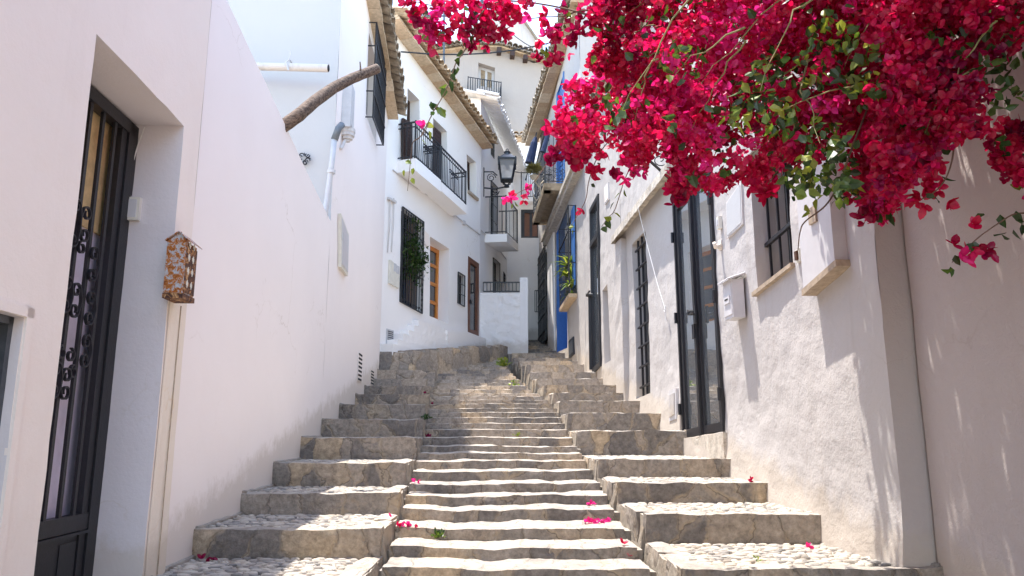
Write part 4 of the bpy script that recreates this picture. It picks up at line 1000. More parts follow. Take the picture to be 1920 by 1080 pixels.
# box with a plank base
nb = PR.uv(1570, 497, .08); fb = PR.uv(1511, 551, .08); ntz = 2.15
t = thing('meter_cupboard', 'white plastered meter cupboard on a plank base near the wall corner', 'meter cupboard', PR.pt(nb[0], nb[1], 0))
mb = MB(); bx = [(nb[0], nb[1]+.03), (fb[0], fb[1]+.03), (fb[0], PR.uv(1511, 372, .08)[1]), (nb[0], ntz)]; mb.prism(PR, bx, -.01, .095); mb.build('case', 'whitemetal', t)
mb = MB(); mb.prism(PR, [(nb[0]-.03, nb[1]-.012), (fb[0]+.01, fb[1]-.012), (fb[0]+.01, fb[1]+.03), (nb[0]-.03, nb[1]+.03)], -.02, .105); mb.build('plank', 'sill', t)
mb = MB(); c = PR.uv(1519, 405, .12); mb.lbox(PR, c[0]-.05, c[0]+.05, c[1]-.05, c[1]+.06, .095, .11); mb.build('reader_window', 'sill', t)
c = PR.uv(1500, 480); mb = MB(); mb.lbox(PR, c[0]-.03, c[0]+.03, c[1]-.045, c[1]+.05, 0, .02, mi=1); mb.lbox(PR, c[0]-.018, c[0]+.018, c[1]-.03, c[1]+.035, .02, .035)
mb.build('door_bell', ['ironbrown', 'creambox'], label='tiny corroded door bell between the barred window and the meter cupboard', cat='door bell')
# letter box
n0 = PR.uv(1376, 600, .12); 
sn = PR.uv(1374, 560, .115)[0]; sf = sn+.22; zb = PR.uv(1398, 598)[1]+.01; ztt = PR.uv(1376, 520, .115)[1]
t = thing('letter_box', 'white metal letter box with a small pitched roof, right of the glass door', 'letter box', PR.pt(sn, zb, 0))
mb = MB(); mb.lbox(PR, sn, sf, zb, ztt, .012, .118); mb.build('case', 'whitemetal', t)
mb = MB(); mb.lbox(PR, sn+.015, sf-.015, zb+.03, ztt-.03, .118, .124); mb.lbox(PR, sn+.04, sf-.04, (zb+ztt)/2-.035, (zb+ztt)/2+.03, .124, .134); mb.build('front_door', 'whitemetal', t)
mb = MB()
r1 = [PR.pt(sn-.025, ztt, .0), PR.pt(sf+.025, ztt, .0), PR.pt(sf+.025, ztt+.03, .0), PR.pt(sn-.025, ztt+.03, .0)]
lo = [PR.pt(sn-.025, ztt-.015, .155), PR.pt(sf+.025, ztt-.015, .155), PR.pt(sf+.025, ztt+.04, .0), PR.pt(sn-.025, ztt+.04, .0)]
mb.hexa(lo+[v+Vector((0, 0, .012)) for v in lo]); 
for i in range(9): s_ = sn-.02+(sf-sn+.04)*i/8; mb.tube([PR.pt(s_, ztt-.006, .158), PR.pt(s_, ztt+.05, .0)], .009, 5)
mb.build('roof', 'whitemetal', t)
mb = MB(); mb.lbox(PR, sn+.07, sf-.07, (zb+ztt)/2-.005, (zb+ztt)/2+.008, .134, .136); mb.build('slot', 'dark', t)
# peeling tablet, hook, switch, low hatch, cord, bracket
q = PR.q([(1366, 447), (1395, 420), (1392, 340), (1364, 380)]); q = [q[1], q[0], q[3], q[2]]
mb = MB(); mb.prism(PR, q, -.03, .014); mb.prism(PR, inset(q, .02), .014, .018, mi=1)
mb.build('tablet', ['stain', 'coolwhite'], label='peeling blank plaster tablet right of the black glass door', cat='plaque')
c = PR.uv(1352, 418); mb = MB(); mb.lbox(PR, c[0]-.03, c[0]+.03, c[1]-.06, c[1]+.06, .0, .035); mb.lbox(PR, c[0]-.018, c[0]+.018, c[1]-.03, c[1]+.03, .035, .042, mi=1)
mb.build('light_switch', ['creambox', 'greybox'], label='small square bell switch beside the top of the glass door', cat='switch')
c = PR.uv(1353, 461); mb = MB(); mb.tube([PR.pt(c[0], c[1], 0), PR.pt(c[0], c[1]-.01, .06), PR.pt(c[0]-.03, c[1]+.02, .08)], [.028, .024, .018], 8); mb.tube([PR.pt(c[0], c[1]-.04, .01), PR.pt(c[0], c[1]+.05, .01)], .02, 8)
mb.build('door_hook', 'ochre', label='worn ochre painted door hook under the bell switch', cat='hook', smooth=True)
q = PR.q([(1277, 785), (1263, 791), (1263, 733), (1276, 728)]); t = thing('hatch', 'small white service hatch at the foot of the wall left of the glass door', 'hatch', PR.pt(q[0][0], q[0][1], 0))
mb = MB(); mb.prism(PR, q, .0, .055); mb.build('frame', 'whitemetal', t); mb = MB(); mb.prism(PR, inset(q, .05), .055, .066); mb.build('door', 'rough', t)
mb = MB(); mb.tube([PR.pt(*PR.uv(1196, 388, .17), .17), PR.pt(*PR.uv(1213, 458, .10), .10), PR.pt(*PR.uv(1232, 530, .07), .07), PR.pt(*PR.uv(1247, 580, .05), .05)], .003, 5)
a = PR.uv(1247, 582, .04); mb.tube([PR.pt(a[0]+.03, a[1], .04), PR.pt(a[0]-.03, a[1]-.02, .05), PR.pt(a[0]-.02, a[1]+.05, .04), PR.pt(a[0]+.01, a[1]-.12, .03)], .008, 5)
mb.build('knotted_cord', 'cord', label='thin white knotted cord hanging from the ledge across the wall', cat='cord')
a = PR.uv(1260, 342); sgn = a[0]
t = thing('scroll_bracket', 'black iron bracket with a curl, jutting from the wall beside the glass door', 'bracket', PR.pt(a[0], a[1], 0))
tip = at(1203, 288, 8.2)
mb = MB(); mb.tube([PR.pt(a[0], a[1], -.02), tip], .018, 6); mb.build('arm', 'iron', t)
P = lambda u, v: at(1238+u, 300+v, 8.3)
pts = [P(math.cos(.5+i*.45)*(15-i*.75), math.sin(.5+i*.45)*(12-i*.6)) for i in range(17)]; mb = MB(); mb.tube(pts, .007, 5); mb.tube([P(15, 0), P(0, -12), P(-22, -14), P(-36, -18)], .007, 5); mb.build('curl', 'iron', t)

# second right house (tall narrow glass door)
H7 = thing('tall_door_house', 'narrow white house with a very tall black framed glass door', 'house', (1.6, 13, 0))
o7 = [PR.uv(1128, 686), PR.uv(1112.6, 700.7), PR.uv(1107.5, 393), PR.uv(1123.4, 363)]
n7 = [PR.uv(1145, 676), PR.uv(1133, 683), PR.uv(1130, 545), PR.uv(1139, 532)]
mb = MB(); panel(mb, PR, [(s_end+.01, .2), (14.9, .8), (14.9, 6.1), (s_end+.01, 6.1)], [(o7, .06), (n7, .12)], .12, .015, 1.3)
PRn = Off(PR, -.12)
body(mb, PR, s_end+.01, 14.9, .2, 6.1, 4, sides=(1, 0)); mb.prism(PR, n7, -.14, -.118); mb.build('wall', 'rough', H7, smooth=False)
fd = framed(H7, 'glass_door', PR, o7, -.05, .09, 'iron', 'doorglass', 1, 1, .08)
mb = MB(); a = bil(o7, 0, .77); b = bil(o7, 1, .77); mb.prism(PR, [(a.x, a.y-.05), (b.x, b.y-.05), (b.x, b.y+.05), (a.x, a.y+.05)], -.04, .035); mb.build('transom', 'iron', fd)
mb = MB(); c = bil(o7, .85, .46); mb.tube([PR.pt(c.x, c.y, .02), PR.pt(c.x, c.y, .14)], .035, 8); mb.tube([PR.pt(c.x, c.y, .12), PR.pt(c.x-.28, c.y+.02, .12)], .018, 6); mb.build('handle', 'iron', fd)
mb = MB(); a = bil(o7, .93, .02); b = bil(o7, .93, .46); mb.bar(PR.pt(a.x, a.y, .06), PR.pt(b.x, b.y, .06), .05); mb.build('bolt', 'iron', fd)
eave(H7, PR.pt(s_end, 5.9, 0), PR.pt(14.9, 5.9, 0), PR.N, 'oldtile', over=.14, tw=.2, board=.06)  # same added tile row, put here for its streak shadows
q = PR.q([(1136, 384), (1143, 374), (1142, 341), (1135, 350)]); q = [q[1], q[0], q[3], q[2]]; mb = MB(); mb.prism(PR, q, 0, .02); mb.prism(PR, inset(q, .03), .02, .026, mi=1)
mb.build('tablet', ['stain', 'cream'], label='small framed pale tablet on the wall above the tall glass door', cat='plaque')
mb = MB(); mb.rough([tuple(PR.pt(10.95, 0, -.02).xy), tuple(PR.pt(s_end+.25, 0, -.02).xy), tuple(PR.pt(s_end+.25, 0, .09).xy), tuple(PR.pt(10.95, 0, .09).xy)], .2, 2.905, .2, .02); mb.build('pier', 'rough', H7)

# third right house: blue door, cornice, balcony, brown eave
H8 = thing('blue_door_house', 'white house with a bright blue doorway, cornice and ornate balcony', 'house', (1.3, 19, 1))
o8 = [PR.uv(1063.7, 652), PR.uv(1044.4, 660.7), PR.uv(1043.2, 437), PR.uv(1062, 400)]
bs = [PR.uv(1082, 551), PR.uv(1063.7, 578), PR.uv(1061, 430), PR.uv(1080, 385)]
sB = [PR.uv(1060, 347), PR.uv(1044, 352), PR.uv(1044, 178), PR.uv(1058, 133)]
mb = MB(); panel(mb, PR, [(14.91, .8), (24.35, 2), (24.35, 9.6), (14.91, 9.6)], [(o8, .5), (sB, .1)], .3, .012, 1.1, rmi=1)
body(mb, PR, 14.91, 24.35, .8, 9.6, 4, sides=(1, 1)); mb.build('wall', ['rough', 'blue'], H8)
dr = MB(); dr.prism(PR, o8, -.5, -.46); d8 = dr.build('blue_door', 'blue', H8)
mb = MB(); c = bil(o8, .4, .72); mb.lbox(PR, c.x-.05, c.x+.05, c.y-.05, c.y+.05, -.46, -.44); mb.build('number_plate', 'whitemetal', d8)
far = bil(o8, 1, .62); mb = MB(); mb.lbox(PR, far.x-.03, far.x-.005, far.y-.09, far.y+.08, -.30, -.14); mb.build('door_plate', 'whitemetal', d8)
mb = MB()
for (z, d, h) in [(5.42, .16, .12), (5.54, .22, .10)]:
    v = [PR.pt(14.7, z, -.01), PR.pt(21.4, z+.02, -.01), PR.pt(21.4, z+.02, d), PR.pt(14.7, z, d)]; mb.hexa(v+[p+Vector((0, 0, h)) for p in v])
mb.build('cornice', 'ledge', H8)
mb = MB(); mb.prism(PR, sB, -.1, -.07)
for u in (0, .88): 
    mb.prism(PR, [tuple(bil(sB, u, 0)), tuple(bil(sB, u+.12, 0)), tuple(bil(sB, u+.12, 1)), tuple(bil(sB, u, 1))], -.07, .02)
for k in range(24): a = bil(sB, .15, k/24); b = bil(sB, .85, k/24); mb.prism(PR, [(a.x, a.y), (b.x, b.y), (b.x, b.y+.08), (a.x, a.y+.08)], -.07, -.04)
mb.build('blue_shutter', 'blue', H8)
bk = [Vector(p) for p in bs]; mb = MB(); mb.prism(PR, bs, .0, .03); w_ = mb.build('window', 'glassdark', H8)
mb = MB()
for u0, u1 in ((0, .24),): mb.prism(PR, [tuple(bil(bs, u0, .1)), tuple(bil(bs, u1, .1)), tuple(bil(bs, u1, 1)), tuple(bil(bs, u0, 1))], .03, .06)
mb.build('shutter', 'blue', w_)
gr = grille('cage', w_, PR, bs, .17, 9, [.35, .7], .016)
for v in (0, .35, .7, 1):
    for u in (0, 1): mb = MB(); mb.bar(PR.pt(*bil(bs, u, v), 0), PR.pt(*bil(bs, u, v), .17), .014); mb.build('bracket', 'iron', gr)
mb = MB()
for i in range(10): c = bil(bs, .95, (i+.5)/10); scroll(mb, lambda a, b: PR.pt(a, b, .17), c.x, c.y, .05, 1.3, 8, .007)
mb.build('edge_scrolls', 'iron', gr)
mb = MB(); mb.prism(PR, [(bs[0][0]-.05, bs[0][1]-.08), (bs[1][0]+.05, bs[1][1]-.08), (bs[1][0]+.05, bs[1][1]), (bs[0][0]-.05, bs[0][1])], -.02, .19); mb.build('sill', 'brick', w_)
q = [PR.uv(1029.6, 637), PR.uv(1016, 653), PR.uv(1014.8, 486), PR.uv(1028.7, 459)]
mb = MB(); mb.prism(PR, q, .0, .02); w_ = mb.build('black_window', 'glassdark', H8)
gr = grille('grille', w_, PR, q, .10, 9, [.1, .28, .46, .64, .82, .93], .02)
mb = MB()
for v in (.05, .37, .55, .73, .96):
    for i in range(6): c = bil(q, (i+.5)/6, v); scroll(mb, lambda a, b: PR.pt(a, b, .10), c.x, c.y, .09, 1.5, 10, .012)
mb.build('scrollwork', 'iron', gr)
mb = MB(); a = PR.uv(1042.5, 655)[0]; b = PR.uv(1030.5, 655)[0]; zt = PR.uv(1035, 437)[1]
mb.lbox(PR, a, b, 1.6, zt, -.01, .05); pil = mb.build('pilaster', 'white', H8)
mb = MB()
for i in range(3): s_ = (a+b)/2; z = PR.uv(1036, 495+i*32)[1]; mb.lbox(PR, s_-.18, s_+.18, z-.42, z+.05, .05, .056)
mb.build('panels', 'greybox', pil)
s0 = PR.uv(1063, 348)[0]; s1 = 20.29; mb = MB()
b8 = balcony(H8, PR, s0, s1, 5.95, 1.3, .555, .11, slabmat='conc', n=16, sn=5, curl=True)
mb = MB()
for a, b, c, d in [(s0, s0+.25, -.01, .555), (s1-.25, s1, -.01, .555), (s0, s1, .38, .555)]:
    mb.lbox(PR, a, b, 5.77, 5.838, c if c > 0 else .0, d-.004)
mb.build('slab_rim', 'conc', b8)
eave(H8, (1.58, 14.85, 9.30), (.72, 23.3, 9.34), (-1, -.09), 'oldtile', over=.40, tw=.21, board=.30)
q = [PR.uv(1078, 664), PR.uv(1069, 672), PR.uv(1068, 640), PR.uv(1077, 631)]; mb = MB(); mb.prism(PR, q, 0, .03); mb.prism(PR, inset(q, .06), .03, .036, mi=1)
mb.build('vent', ['iron', 'lampmetal'], label='small dark iron vent grating between the blue doorway and the tall glass door', cat='vent')
# near right wall, set back, under the bougainvillea
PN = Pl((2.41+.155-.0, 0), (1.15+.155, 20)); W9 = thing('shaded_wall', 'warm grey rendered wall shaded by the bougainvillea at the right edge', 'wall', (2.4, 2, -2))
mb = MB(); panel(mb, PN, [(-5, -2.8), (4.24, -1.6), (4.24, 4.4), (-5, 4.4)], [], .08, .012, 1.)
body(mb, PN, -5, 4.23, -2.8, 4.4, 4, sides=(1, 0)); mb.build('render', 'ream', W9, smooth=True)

# ------------------------------------------------------------------ skyline houses
H10 = thing('hilltop_house', 'tall pale house on the skyline with a black railed balcony', 'house', (0, 31, 5))
YB = 31.
def bq(px, py, Y=YB): p = at(px, py, Y); return p
PH = Pl((bq(868, 200).x, YB), (bq(1016, 200).x+1.5, YB+.4))
PH2 = Pl((bq(868, 200).x, YB), (bq(868, 200).x-4, YB+1.2))
z0 = 6; ow = PH.q([(897, 160), (927, 166), (928, 127), (897, 117)])
mb = MB(); za = PH.uv(870, 92)[1]; zc = PH.uv(1010, 128)[1]
panel(mb, PH, [(0, z0), (PH.L, z0), (PH.L, za-.3), (PH.uv(1000, 118)[0], PH.uv(1000, 118)[1]), (PH.uv(940, 98)[0], za), (0, za)], [(ow, .4)], .5, .02)
body(mb, PH, 0, PH.L, z0, za-.4, 5)
mb.add([PH2.pt(0, z0), PH2.pt(4, z0), PH2.pt(4, za), PH2.pt(0, za)], [(0, 1, 2, 3)])
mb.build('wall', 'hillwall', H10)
o_ = framed(H10, 'window', PH, ow, -.4, .12, 'greybox', 'conc', 2, 1, .05)
eave(H10, PH.pt(0, za, 0), PH.pt(PH.uv(940, 98)[0], za, 0), PH.N, 'oldtile', over=.5, tw=.24, board=.3)
eave(H10, PH.pt(PH.uv(940, 98)[0], za, 0), PH.pt(PH.L, za-1.0, 0), PH.N, 'oldtile', over=.5, tw=.24, board=.3)
eave(H10, PH2.pt(4, za-.1, 0), PH2.pt(0, za-.1, 0), PH2.N, 'oldtile', over=.5, tw=.24, board=.3)
mb = MB()
for x, y in [(910, 95), (935, 100), (960, 107), (984, 114)]: a = PH.uv(x, y); mb.lbox(PH, a[0]-.1, a[0]+.1, a[1]-.12, a[1]+.1, .0, .4)
mb.build('corbels', 'wooddark', H10)
a = PH.uv(889, 184, .9); b = PH.uv(941, 192, .9); tz = PH.uv(889, 146, .9)[1]
bal = balcony(H10, PH, PH.uv(876, 184, .9)[0], b[0], (a[1]+.05, b[1]), tz-a[1], .9, .35, slabmat='stain', n=14, sn=5, bw=.035)
mb = MB(); mb.prism(PH, [(PH.uv(862, 0)[0], z0), (b[0], z0), (b[0], b[1]-.3), (PH.uv(862, 0)[0], a[1]-.28)], .0, .86); mb.build('buttress', 'stain', H10)
# big low roof slope above the hilltop house
H11 = thing('gable_house', 'grey roofed gable house highest behind the blossoms', 'house', (0, 36, 8))
mb = MB(); p = [at(820, 110, 36), at(1035, 130, 36), at(1018, 95, 36), at(968, 22, 36), at(915, 30, 36), at(850, 70, 36)]
q = [v+Vector((0, 6, 0)) for v in p]; n_ = len(p)
mb.add(p+q, [tuple(range(n_)), tuple(range(n_, 2*n_))[::-1]]+[(i, (i+1) % n_, n_+(i+1) % n_, n_+i) for i in range(n_)]); mb.build('gable', 'stain', H11)
mb = MB(); a, b, c = p[2], p[3], p[4]
for u, v in ((a, b), (b, c)): 
    e = Vector((0, -.25, 0)); mb.hexa([u+e, v+e, v+Vector((0, 6, 0)), u+Vector((0, 6, 0)), u+e+Vector((0, 0, .15)), v+e+Vector((0, 0, .15)), v+Vector((0, 6, .15)), u+Vector((0, 6, .15))])
mb.build('roof', 'oldtile', H11)
H12 = thing('attic_house', 'small cream attic house with blue glazed windows on the left skyline', 'house', at(765, 120, 24))
mb = MB(); p0 = at(746, 120, 24); p1 = at(778, 66, 24); p2 = at(800, 60, 26)
mb.box((p0.x-.6, 24, p0.z-6), (p1.x+.0, 27, at(760, 42, 24).z)); mb.build('wall', 'cream', H12)
PA = Pl((p0.x-.6, 23.995), (p1.x, 23.995)); q = PA.q([(745, 68), (763, 68), (763, 50), (745, 52)]); framed(H12, 'window', PA, q, .0, .06, 'creambox', 'glassblue', 1, 1, .05)
q = PA.q([(767, 68), (776, 70), (776, 56), (767, 54)]); framed(H12, 'window', PA, q, .0, .06, 'creambox', 'glassblue', 1, 1, .05)
zz = at(760, 41, 24).z; eave(H12, (p0.x-.8, 23.99, zz), (p1.x+.5, 23.99, zz-.05), (0, -1), 'oldtile', over=.3, tw=.22, board=.2)
mb = MB(); a = at(757, 40, 25.5); mb.box((a.x-.25, 25.2, a.z-1), (a.x+.35, 25.7, a.z+.25)); mb.box((a.x-.32, 25.15, a.z+.25), (a.x+.42, 25.75, a.z+.33)); mb.build('chimney', 'stain', H12)
mb = MB(); a = at(750, 30, 25.4); mb.tube([a+Vector((0, 0, -1)), a+Vector((0, 0, 1.2))], .04, 6); mb.build('flue_pipe', 'lampmetal', H12)

# poles and wires
for (x, y0, y1, Y, r_, nm, lb) in [(903, 60, -60, 33, .09, 'utility_pole', 'slim grey pole rising between the blossoms against the sky'), (832, 155, -40, 20.5, .03, 'antenna_mast', 'thin dark antenna mast behind the tan tiled eave')]:
    t = thing(nm, lb, 'pole', at(x, y0+40, Y)); mb = MB(); mb.tube([at(x, y0+40, Y), at(x+1, y1, Y)], r_, 8); mb.build('shaft', 'lampmetal', t)
    mb = MB(); c = at(x, y1+70, Y); mb.bar(c-Vector((.5, 0, 0)), c+Vector((.5, 0, 0)), .04); mb.build('cross_arm', 'lampmetal', t)
def wire(pts, lb, r_=.012, sag=.12):
    P_ = [at(*p) for p in pts]; out = []
    for a, b in zip(P_, P_[1:]):
        for k in range(6): t_ = k/6; q = a.lerp(b, t_); q.z -= sag*4*t_*(1-t_); out.append(q)
    out.append(P_[-1]); mb = MB(); mb.tube(out, r_, 5); mb.build('overhead_wire', 'iron', label=lb, cat='wire')
wire([(752, 97, 14.0), (1062, 72, 16.0)], 'black overhead wire crossing the lane below the sky', .016, .2)
wire([(903, 0, 33), (1000, 90, 33)], 'slanting wire dropping from the grey pole to the right', .02, .3)
wire([(955, 320, 19.6), (1001, 323, 17.6)], 'short wire joining the lantern to the ornate balcony', .014, .03)

# ------------------------------------------------------------------ street lantern
YL = 19.0; c = at(950, 345, YL); k = YL/F
L = thing('street_lantern', 'four sided black iron street lantern on a scroll wall bracket', 'street lamp', at(950, 352, YL))
top = at(951, 302, YL); bot = at(950, 338, YL); wt = 16.5*k; wb = 10.5*k
def ring4(cn, w): return [cn+Vector((a*w, b*w, 0)) for a, b in ((-1, -1), (1, -1), (1, 1), (-1, 1))]
a4 = ring4(top, wt); b4 = ring4(bot, wb); fr = MB()
for i in range(4):
    fr.bar(a4[i], b4[i], .03); fr.bar(a4[i], a4[(i+1) % 4], .055); fr.bar(b4[i], b4[(i+1) % 4], .035)
    fr.tube([a4[i]+Vector((0, 0, .05)), a4[i]-Vector((0, 0, .16))], .028, 4)
fr.build('frame', 'iron', L)
mb = MB(); mb.add(a4+b4, [(0, 1, 5, 4), (1, 2, 6, 5), (2, 3, 7, 6), (3, 0, 4, 7)]); mb.build('panes', 'lampglass', L)
mb = MB(); tp = top+Vector((0, 0, 13*k)); r4 = ring4(tp, 6*k); o4 = ring4(top+Vector((0, 0, .03)), wt*1.02)
mb.hexa(o4+r4); mb.tube([tp, tp+Vector((0, 0, 4*k))], 5*k, 10); mb.build('roof', 'lampmetal', L)
mb = MB(); mb.tube([tp+Vector((0, 0, 4*k)), tp+Vector((0, 0, 6.5*k))], [7*k, 6*k], 12); mb.tube([tp+Vector((0, 0, 6.5*k)), tp+Vector((0, 0, 8*k))], 2.5*k, 8)
mb.tube([tp+Vector((math.sin(i*.8)*2.4*k, 0, 10*k-math.cos(i*.8)*2.4*k)) for i in range(9)], .012, 5); mb.build('cap', 'iron', L)
mb = MB()
mb.tube([bot+Vector((0, 0, -2*k)), bot+Vector((0, 0, 0))], [wb*1.1, wb*1.25], 4)
for a in range(4):
    dx, dy = math.cos(a*math.pi/2+.78), math.sin(a*math.pi/2+.78)
    mb.tube([bot+Vector((dx*wb, dy*wb, -.02)), bot+Vector((dx*wb*.9, dy*wb*.9, -6*k)), bot+Vector((dx*.03, dy*.03, -10*k))], .016, 5)
mb.tube([bot+Vector((0, 0, -9*k)), bot+Vector((0, 0, -14*k))], [.05, .08], 8); mb.build('cradle', 'iron', L)
mb = MB(); h = at(926, 328, YL); s4 = P4.uv(926, 328)[0]; wa = P4.pt(P4.uv(926, 328)[0], 0, 0)
br = bot+Vector((0, 0, -13*k)); wall = P4.pt(P4.uv(921, 350)[0], br.z-.05, 0)
wall = P4.pt((YL+.1-18.55)/P4.T.y, br.z, 0)
mb.tube([br, br.lerp(wall, .5)+Vector((0, 0, -.05)), wall], .022, 6); w2 = wall+Vector((0, 0, .45)); mb.tube([w2, w2+Vector((.25, 0, 0)), w2+Vector((.36, 0, -.1))], .018, 6); mb.tube([wall+Vector((0, 0, -.25)), w2+Vector((0, 0, .12))], .022, 5)
P = lambda u, v: wall+Vector((u, 0, v))
scroll(mb, P, .2, .28, .13, 1.6, 14, .012); scroll(mb, P, .3, -.1, .12, 1.6, 14, .014, -1); mb.build('bracket', 'iron', L)
mb = MB(); mb.tube([at(951, 311, YL), at(953, 318, YL)], .05, 6); mb.tube([at(951, 305, YL), at(951, 312, YL)], .03, 6); mb.build('bulb_holder', 'iron', L)

# folded parasols and plants on the ornate balcony
for (p0, p1, Y, r0, r1, lb) in [((1004, 258), (993, 306), 19.3, .09, .13, 'folded dark blue parasol leaning outside the far balcony rail'), ((1031, 240), (1018, 285), 17.2, .05, .07, 'folded grey blue parasol leaning inside the near balcony rail')]:
    a, b = at(*p0, Y), at(*p1, Y); t = thing('parasol', lb, 'parasol', b); mb = MB(); n = 9
    mb.tube([a.lerp(b, i/n) for i in range(n+1)], [r0*(.5+.5*min(1, i/2))+(r1-r0)*i/n+nz(i*1.3)*.01 for i in range(n+1)], 9); mb.build('folded_canopy', 'clothes', t)
    mb = MB(); d = (b-a).normalized(); mb.tube([a-d*.15, b+d*.5], .018, 6); mb.build('pole', 'iron', t)
def tuft(mb, c, n, r, h, tmin=0, tmax=1, w=.012, up=.2, bend=.6, rr=None):
    rr = rr or random.Random(5)
    for i in range(n):
        d = Vector((rr.gauss(0, 1), rr.gauss(0, 1), abs(rr.gauss(0, 1))*up+rr.uniform(-.3, .6))).normalized(); side = d.cross(Vector((rr.random(), rr.random(), 1))).normalized()*w
        L_ = h*rr.uniform(.6, 1.1); a = c+d*r*rr.random(); m = a+d*L_*.55; e = a+d*L_+Vector((0, 0, -L_*bend*.4))
        mb.add([a-side*.6, a+side*.6, m+side, m-side, e], [(0, 1, 2, 3), (3, 2, 4)], rr.uniform(tmin, tmax))
t = thing('hanging_plant', 'bushy dry grass plant in a basket hanging on the balcony rail', 'plant', at(1002, 332, 16.9))
mb = MB(); tuft(mb, at(1001, 319, 16.9), 700, .10, .17, .3, 1, .008, .3, .3); mb.build('foliage', 'leafdry', t)
mb = MB(); cc = at(1002, 330, 16.9); mb.tube([cc+Vector((0, 0, .0)), cc+Vector((0, 0, -.12))], [.12, .05], 10); mb.tube([cc+Vector((0, 0, -.12)), at(1010, 350, 16.95), at(1018, 340, 17.1)], .018, 6)
mb.tube([at(1003, 352, 16.9), at(1000, 368, 16.9), at(1006, 376, 16.9), at(1014, 368, 16.95), at(1013, 350, 16.95)], .014, 6); mb.build('basket', 'rope', t)
mb = MB(); mb.tube([at(1000, 338, 16.85), at(999, 355, 16.85), at(1002, 364, 16.85)], [.022, .018, .012], 6); mb.build('ribbon', 'cord', t)
rr = random.Random(21)
t = thing('window_plant', 'spiky yellow green plant growing through the window cage by the blue doorway', 'plant', PR.pt(*PR.uv(1070, 560, .1), .1))
mb = MB()
for (x, y, n, L_) in [(1068, 500, 26, .8), (1070, 520, 22, .7), (1072, 540, 20, .6), (1066, 560, 14, .5)]:
    c = PR.pt(*PR.uv(x, y, .1), .1)
    for i in range(n):
        a = rr.uniform(0, 6.28); d = Vector((math.cos(a)*.6-.35, math.sin(a)*.6-.25, rr.uniform(-.1, .8))).normalized(); s_ = d.cross(Vector((0, 0, 1))).normalized()*.022; l = L_*rr.uniform(.35, .7)
        p1 = c+d*l*.5+Vector((0, 0, .05)); p2 = c+d*l+Vector((0, 0, -.08)); mb.add([c-s_, c+s_, p1+s_, p1-s_, p2], [(0, 1, 2, 3), (3, 2, 4)], rr.uniform(.7, 1))
mb.build('leaves', 'leaf', t)
t = thing('window_vine', 'dark green vine spilling through the black grille of the balcony house window', 'plant', P3.pt(o_grille[0][0]+.5, o_grille[0][1]+.3, .05))
mb = MB()
for (u, v, n, sp) in [(.5, .5, 260, .28), (.75, .55, 160, .2), (.95, .58, 90, .14), (.35, .38, 160, .25), (.6, .9, 70, .1), (.55, .72, 90, .1), (.3, .6, 90, .16)]:
    for i in range(n):
        c = bil(o_grille, u, v)+Vector((rr.gauss(0, sp), rr.gauss(0, sp*.8)))
        if c.x < o_grille[0][0]+.02 or c.y < o_grille[0][1]+.05: continue
        p = P3.pt(c.x, c.y, rr.uniform(-.1, .14)); a = Vector((rr.gauss(0, 1), rr.gauss(0, 1), rr.gauss(0, 1))).normalized()*.045; b = a.cross(Vector((rr.random(), .3, .7))).normalized()*.022
        mb.add([p-a, p+b, p+a, p-b], [(0, 1, 2, 3)], rr.uniform(0, .6))
mb.build('leaves', 'leaf', t)
mb = MB()
for i in range(9):
    c = bil(o_grille, rr.uniform(.2, .9), .05); pts = [P3.pt(c.x+nz(i, j)*.1, c.y+j*.28, .0+.05*nz(j, i)) for j in range(7)]; mb.tube(pts, .007, 4)
mb.build('stems', 'stem', t)
# ------------------------------------------------------------------ bougainvillea
rb_ = random.Random(99)
BG = thing('bougainvillea', 'huge crimson and magenta bougainvillea spilling over the upper right of the lane', 'bougainvillea', (2.3, 3.0, -1.0))
def rnd(): return Vector((rb_.gauss(0, 1), rb_.gauss(0, 1), rb_.gauss(0, 1))).normalized()
def bract(mb, c, ax, side, L, w, t):
    """one papery heart shaped bract: rises along ax, bows outwards along side"""
    n = ax.cross(side).normalized(); fold = .18*L
    prof = [(0, .3), (.2, .95), (.5, 1.12), (.8, .78), (1, .1)]
    vs = []; b = []
    for (u, k) in prof:
        m = c+ax*(L*u)+side*(L*.55*u*u); e = side*(fold*k*.6)
        jl = 1+rb_.uniform(-.12, .12)
        vs += [m-n*w*k*jl+e, m, m+n*w*k*jl+e]
    fs = []
    for i in range(4):
        a = i*3; fs += [(a, a+1, a+4, a+3), (a+1, a+2, a+5, a+4)]
    mb.add(vs, fs, t)
def flower(mb, c, ax, sz, t):
    u = ax.cross(rnd()).normalized(); v = ax.cross(u); a0 = rb_.random()*6.28
    for k in range(3):
        a = a0+k*2.094+rb_.uniform(-.25, .25); s = u*math.cos(a)+v*math.sin(a)
        op = rb_.uniform(.35, 1.0)
        bract(mb, c, (ax+s*op*.8).normalized(), s, sz*rb_.uniform(.85, 1.15), sz*.42, min(1, max(0, t+rb_.uniform(-.08, .08))))
def leaf(mb, c, ax, L, t):
    s = ax.cross(rnd()).normalized(); n = ax.cross(s); w = L*.36
    mb.add([c, c+ax*L*.3-s*w+n*.1*L, c+ax*L*.3, c+ax*L*.3+s*w+n*.1*L, c+ax*L*.7-s*w*.7+n*.06*L, c+ax*L*.7, c+ax*L*.7+s*w*.7+n*.06*L, c+ax*L*1.05-n*.05*L],
           [(0, 2, 1), (0, 3, 2), (1, 2, 5, 4), (2, 3, 6, 5), (4, 5, 7), (5, 6, 7)], t)
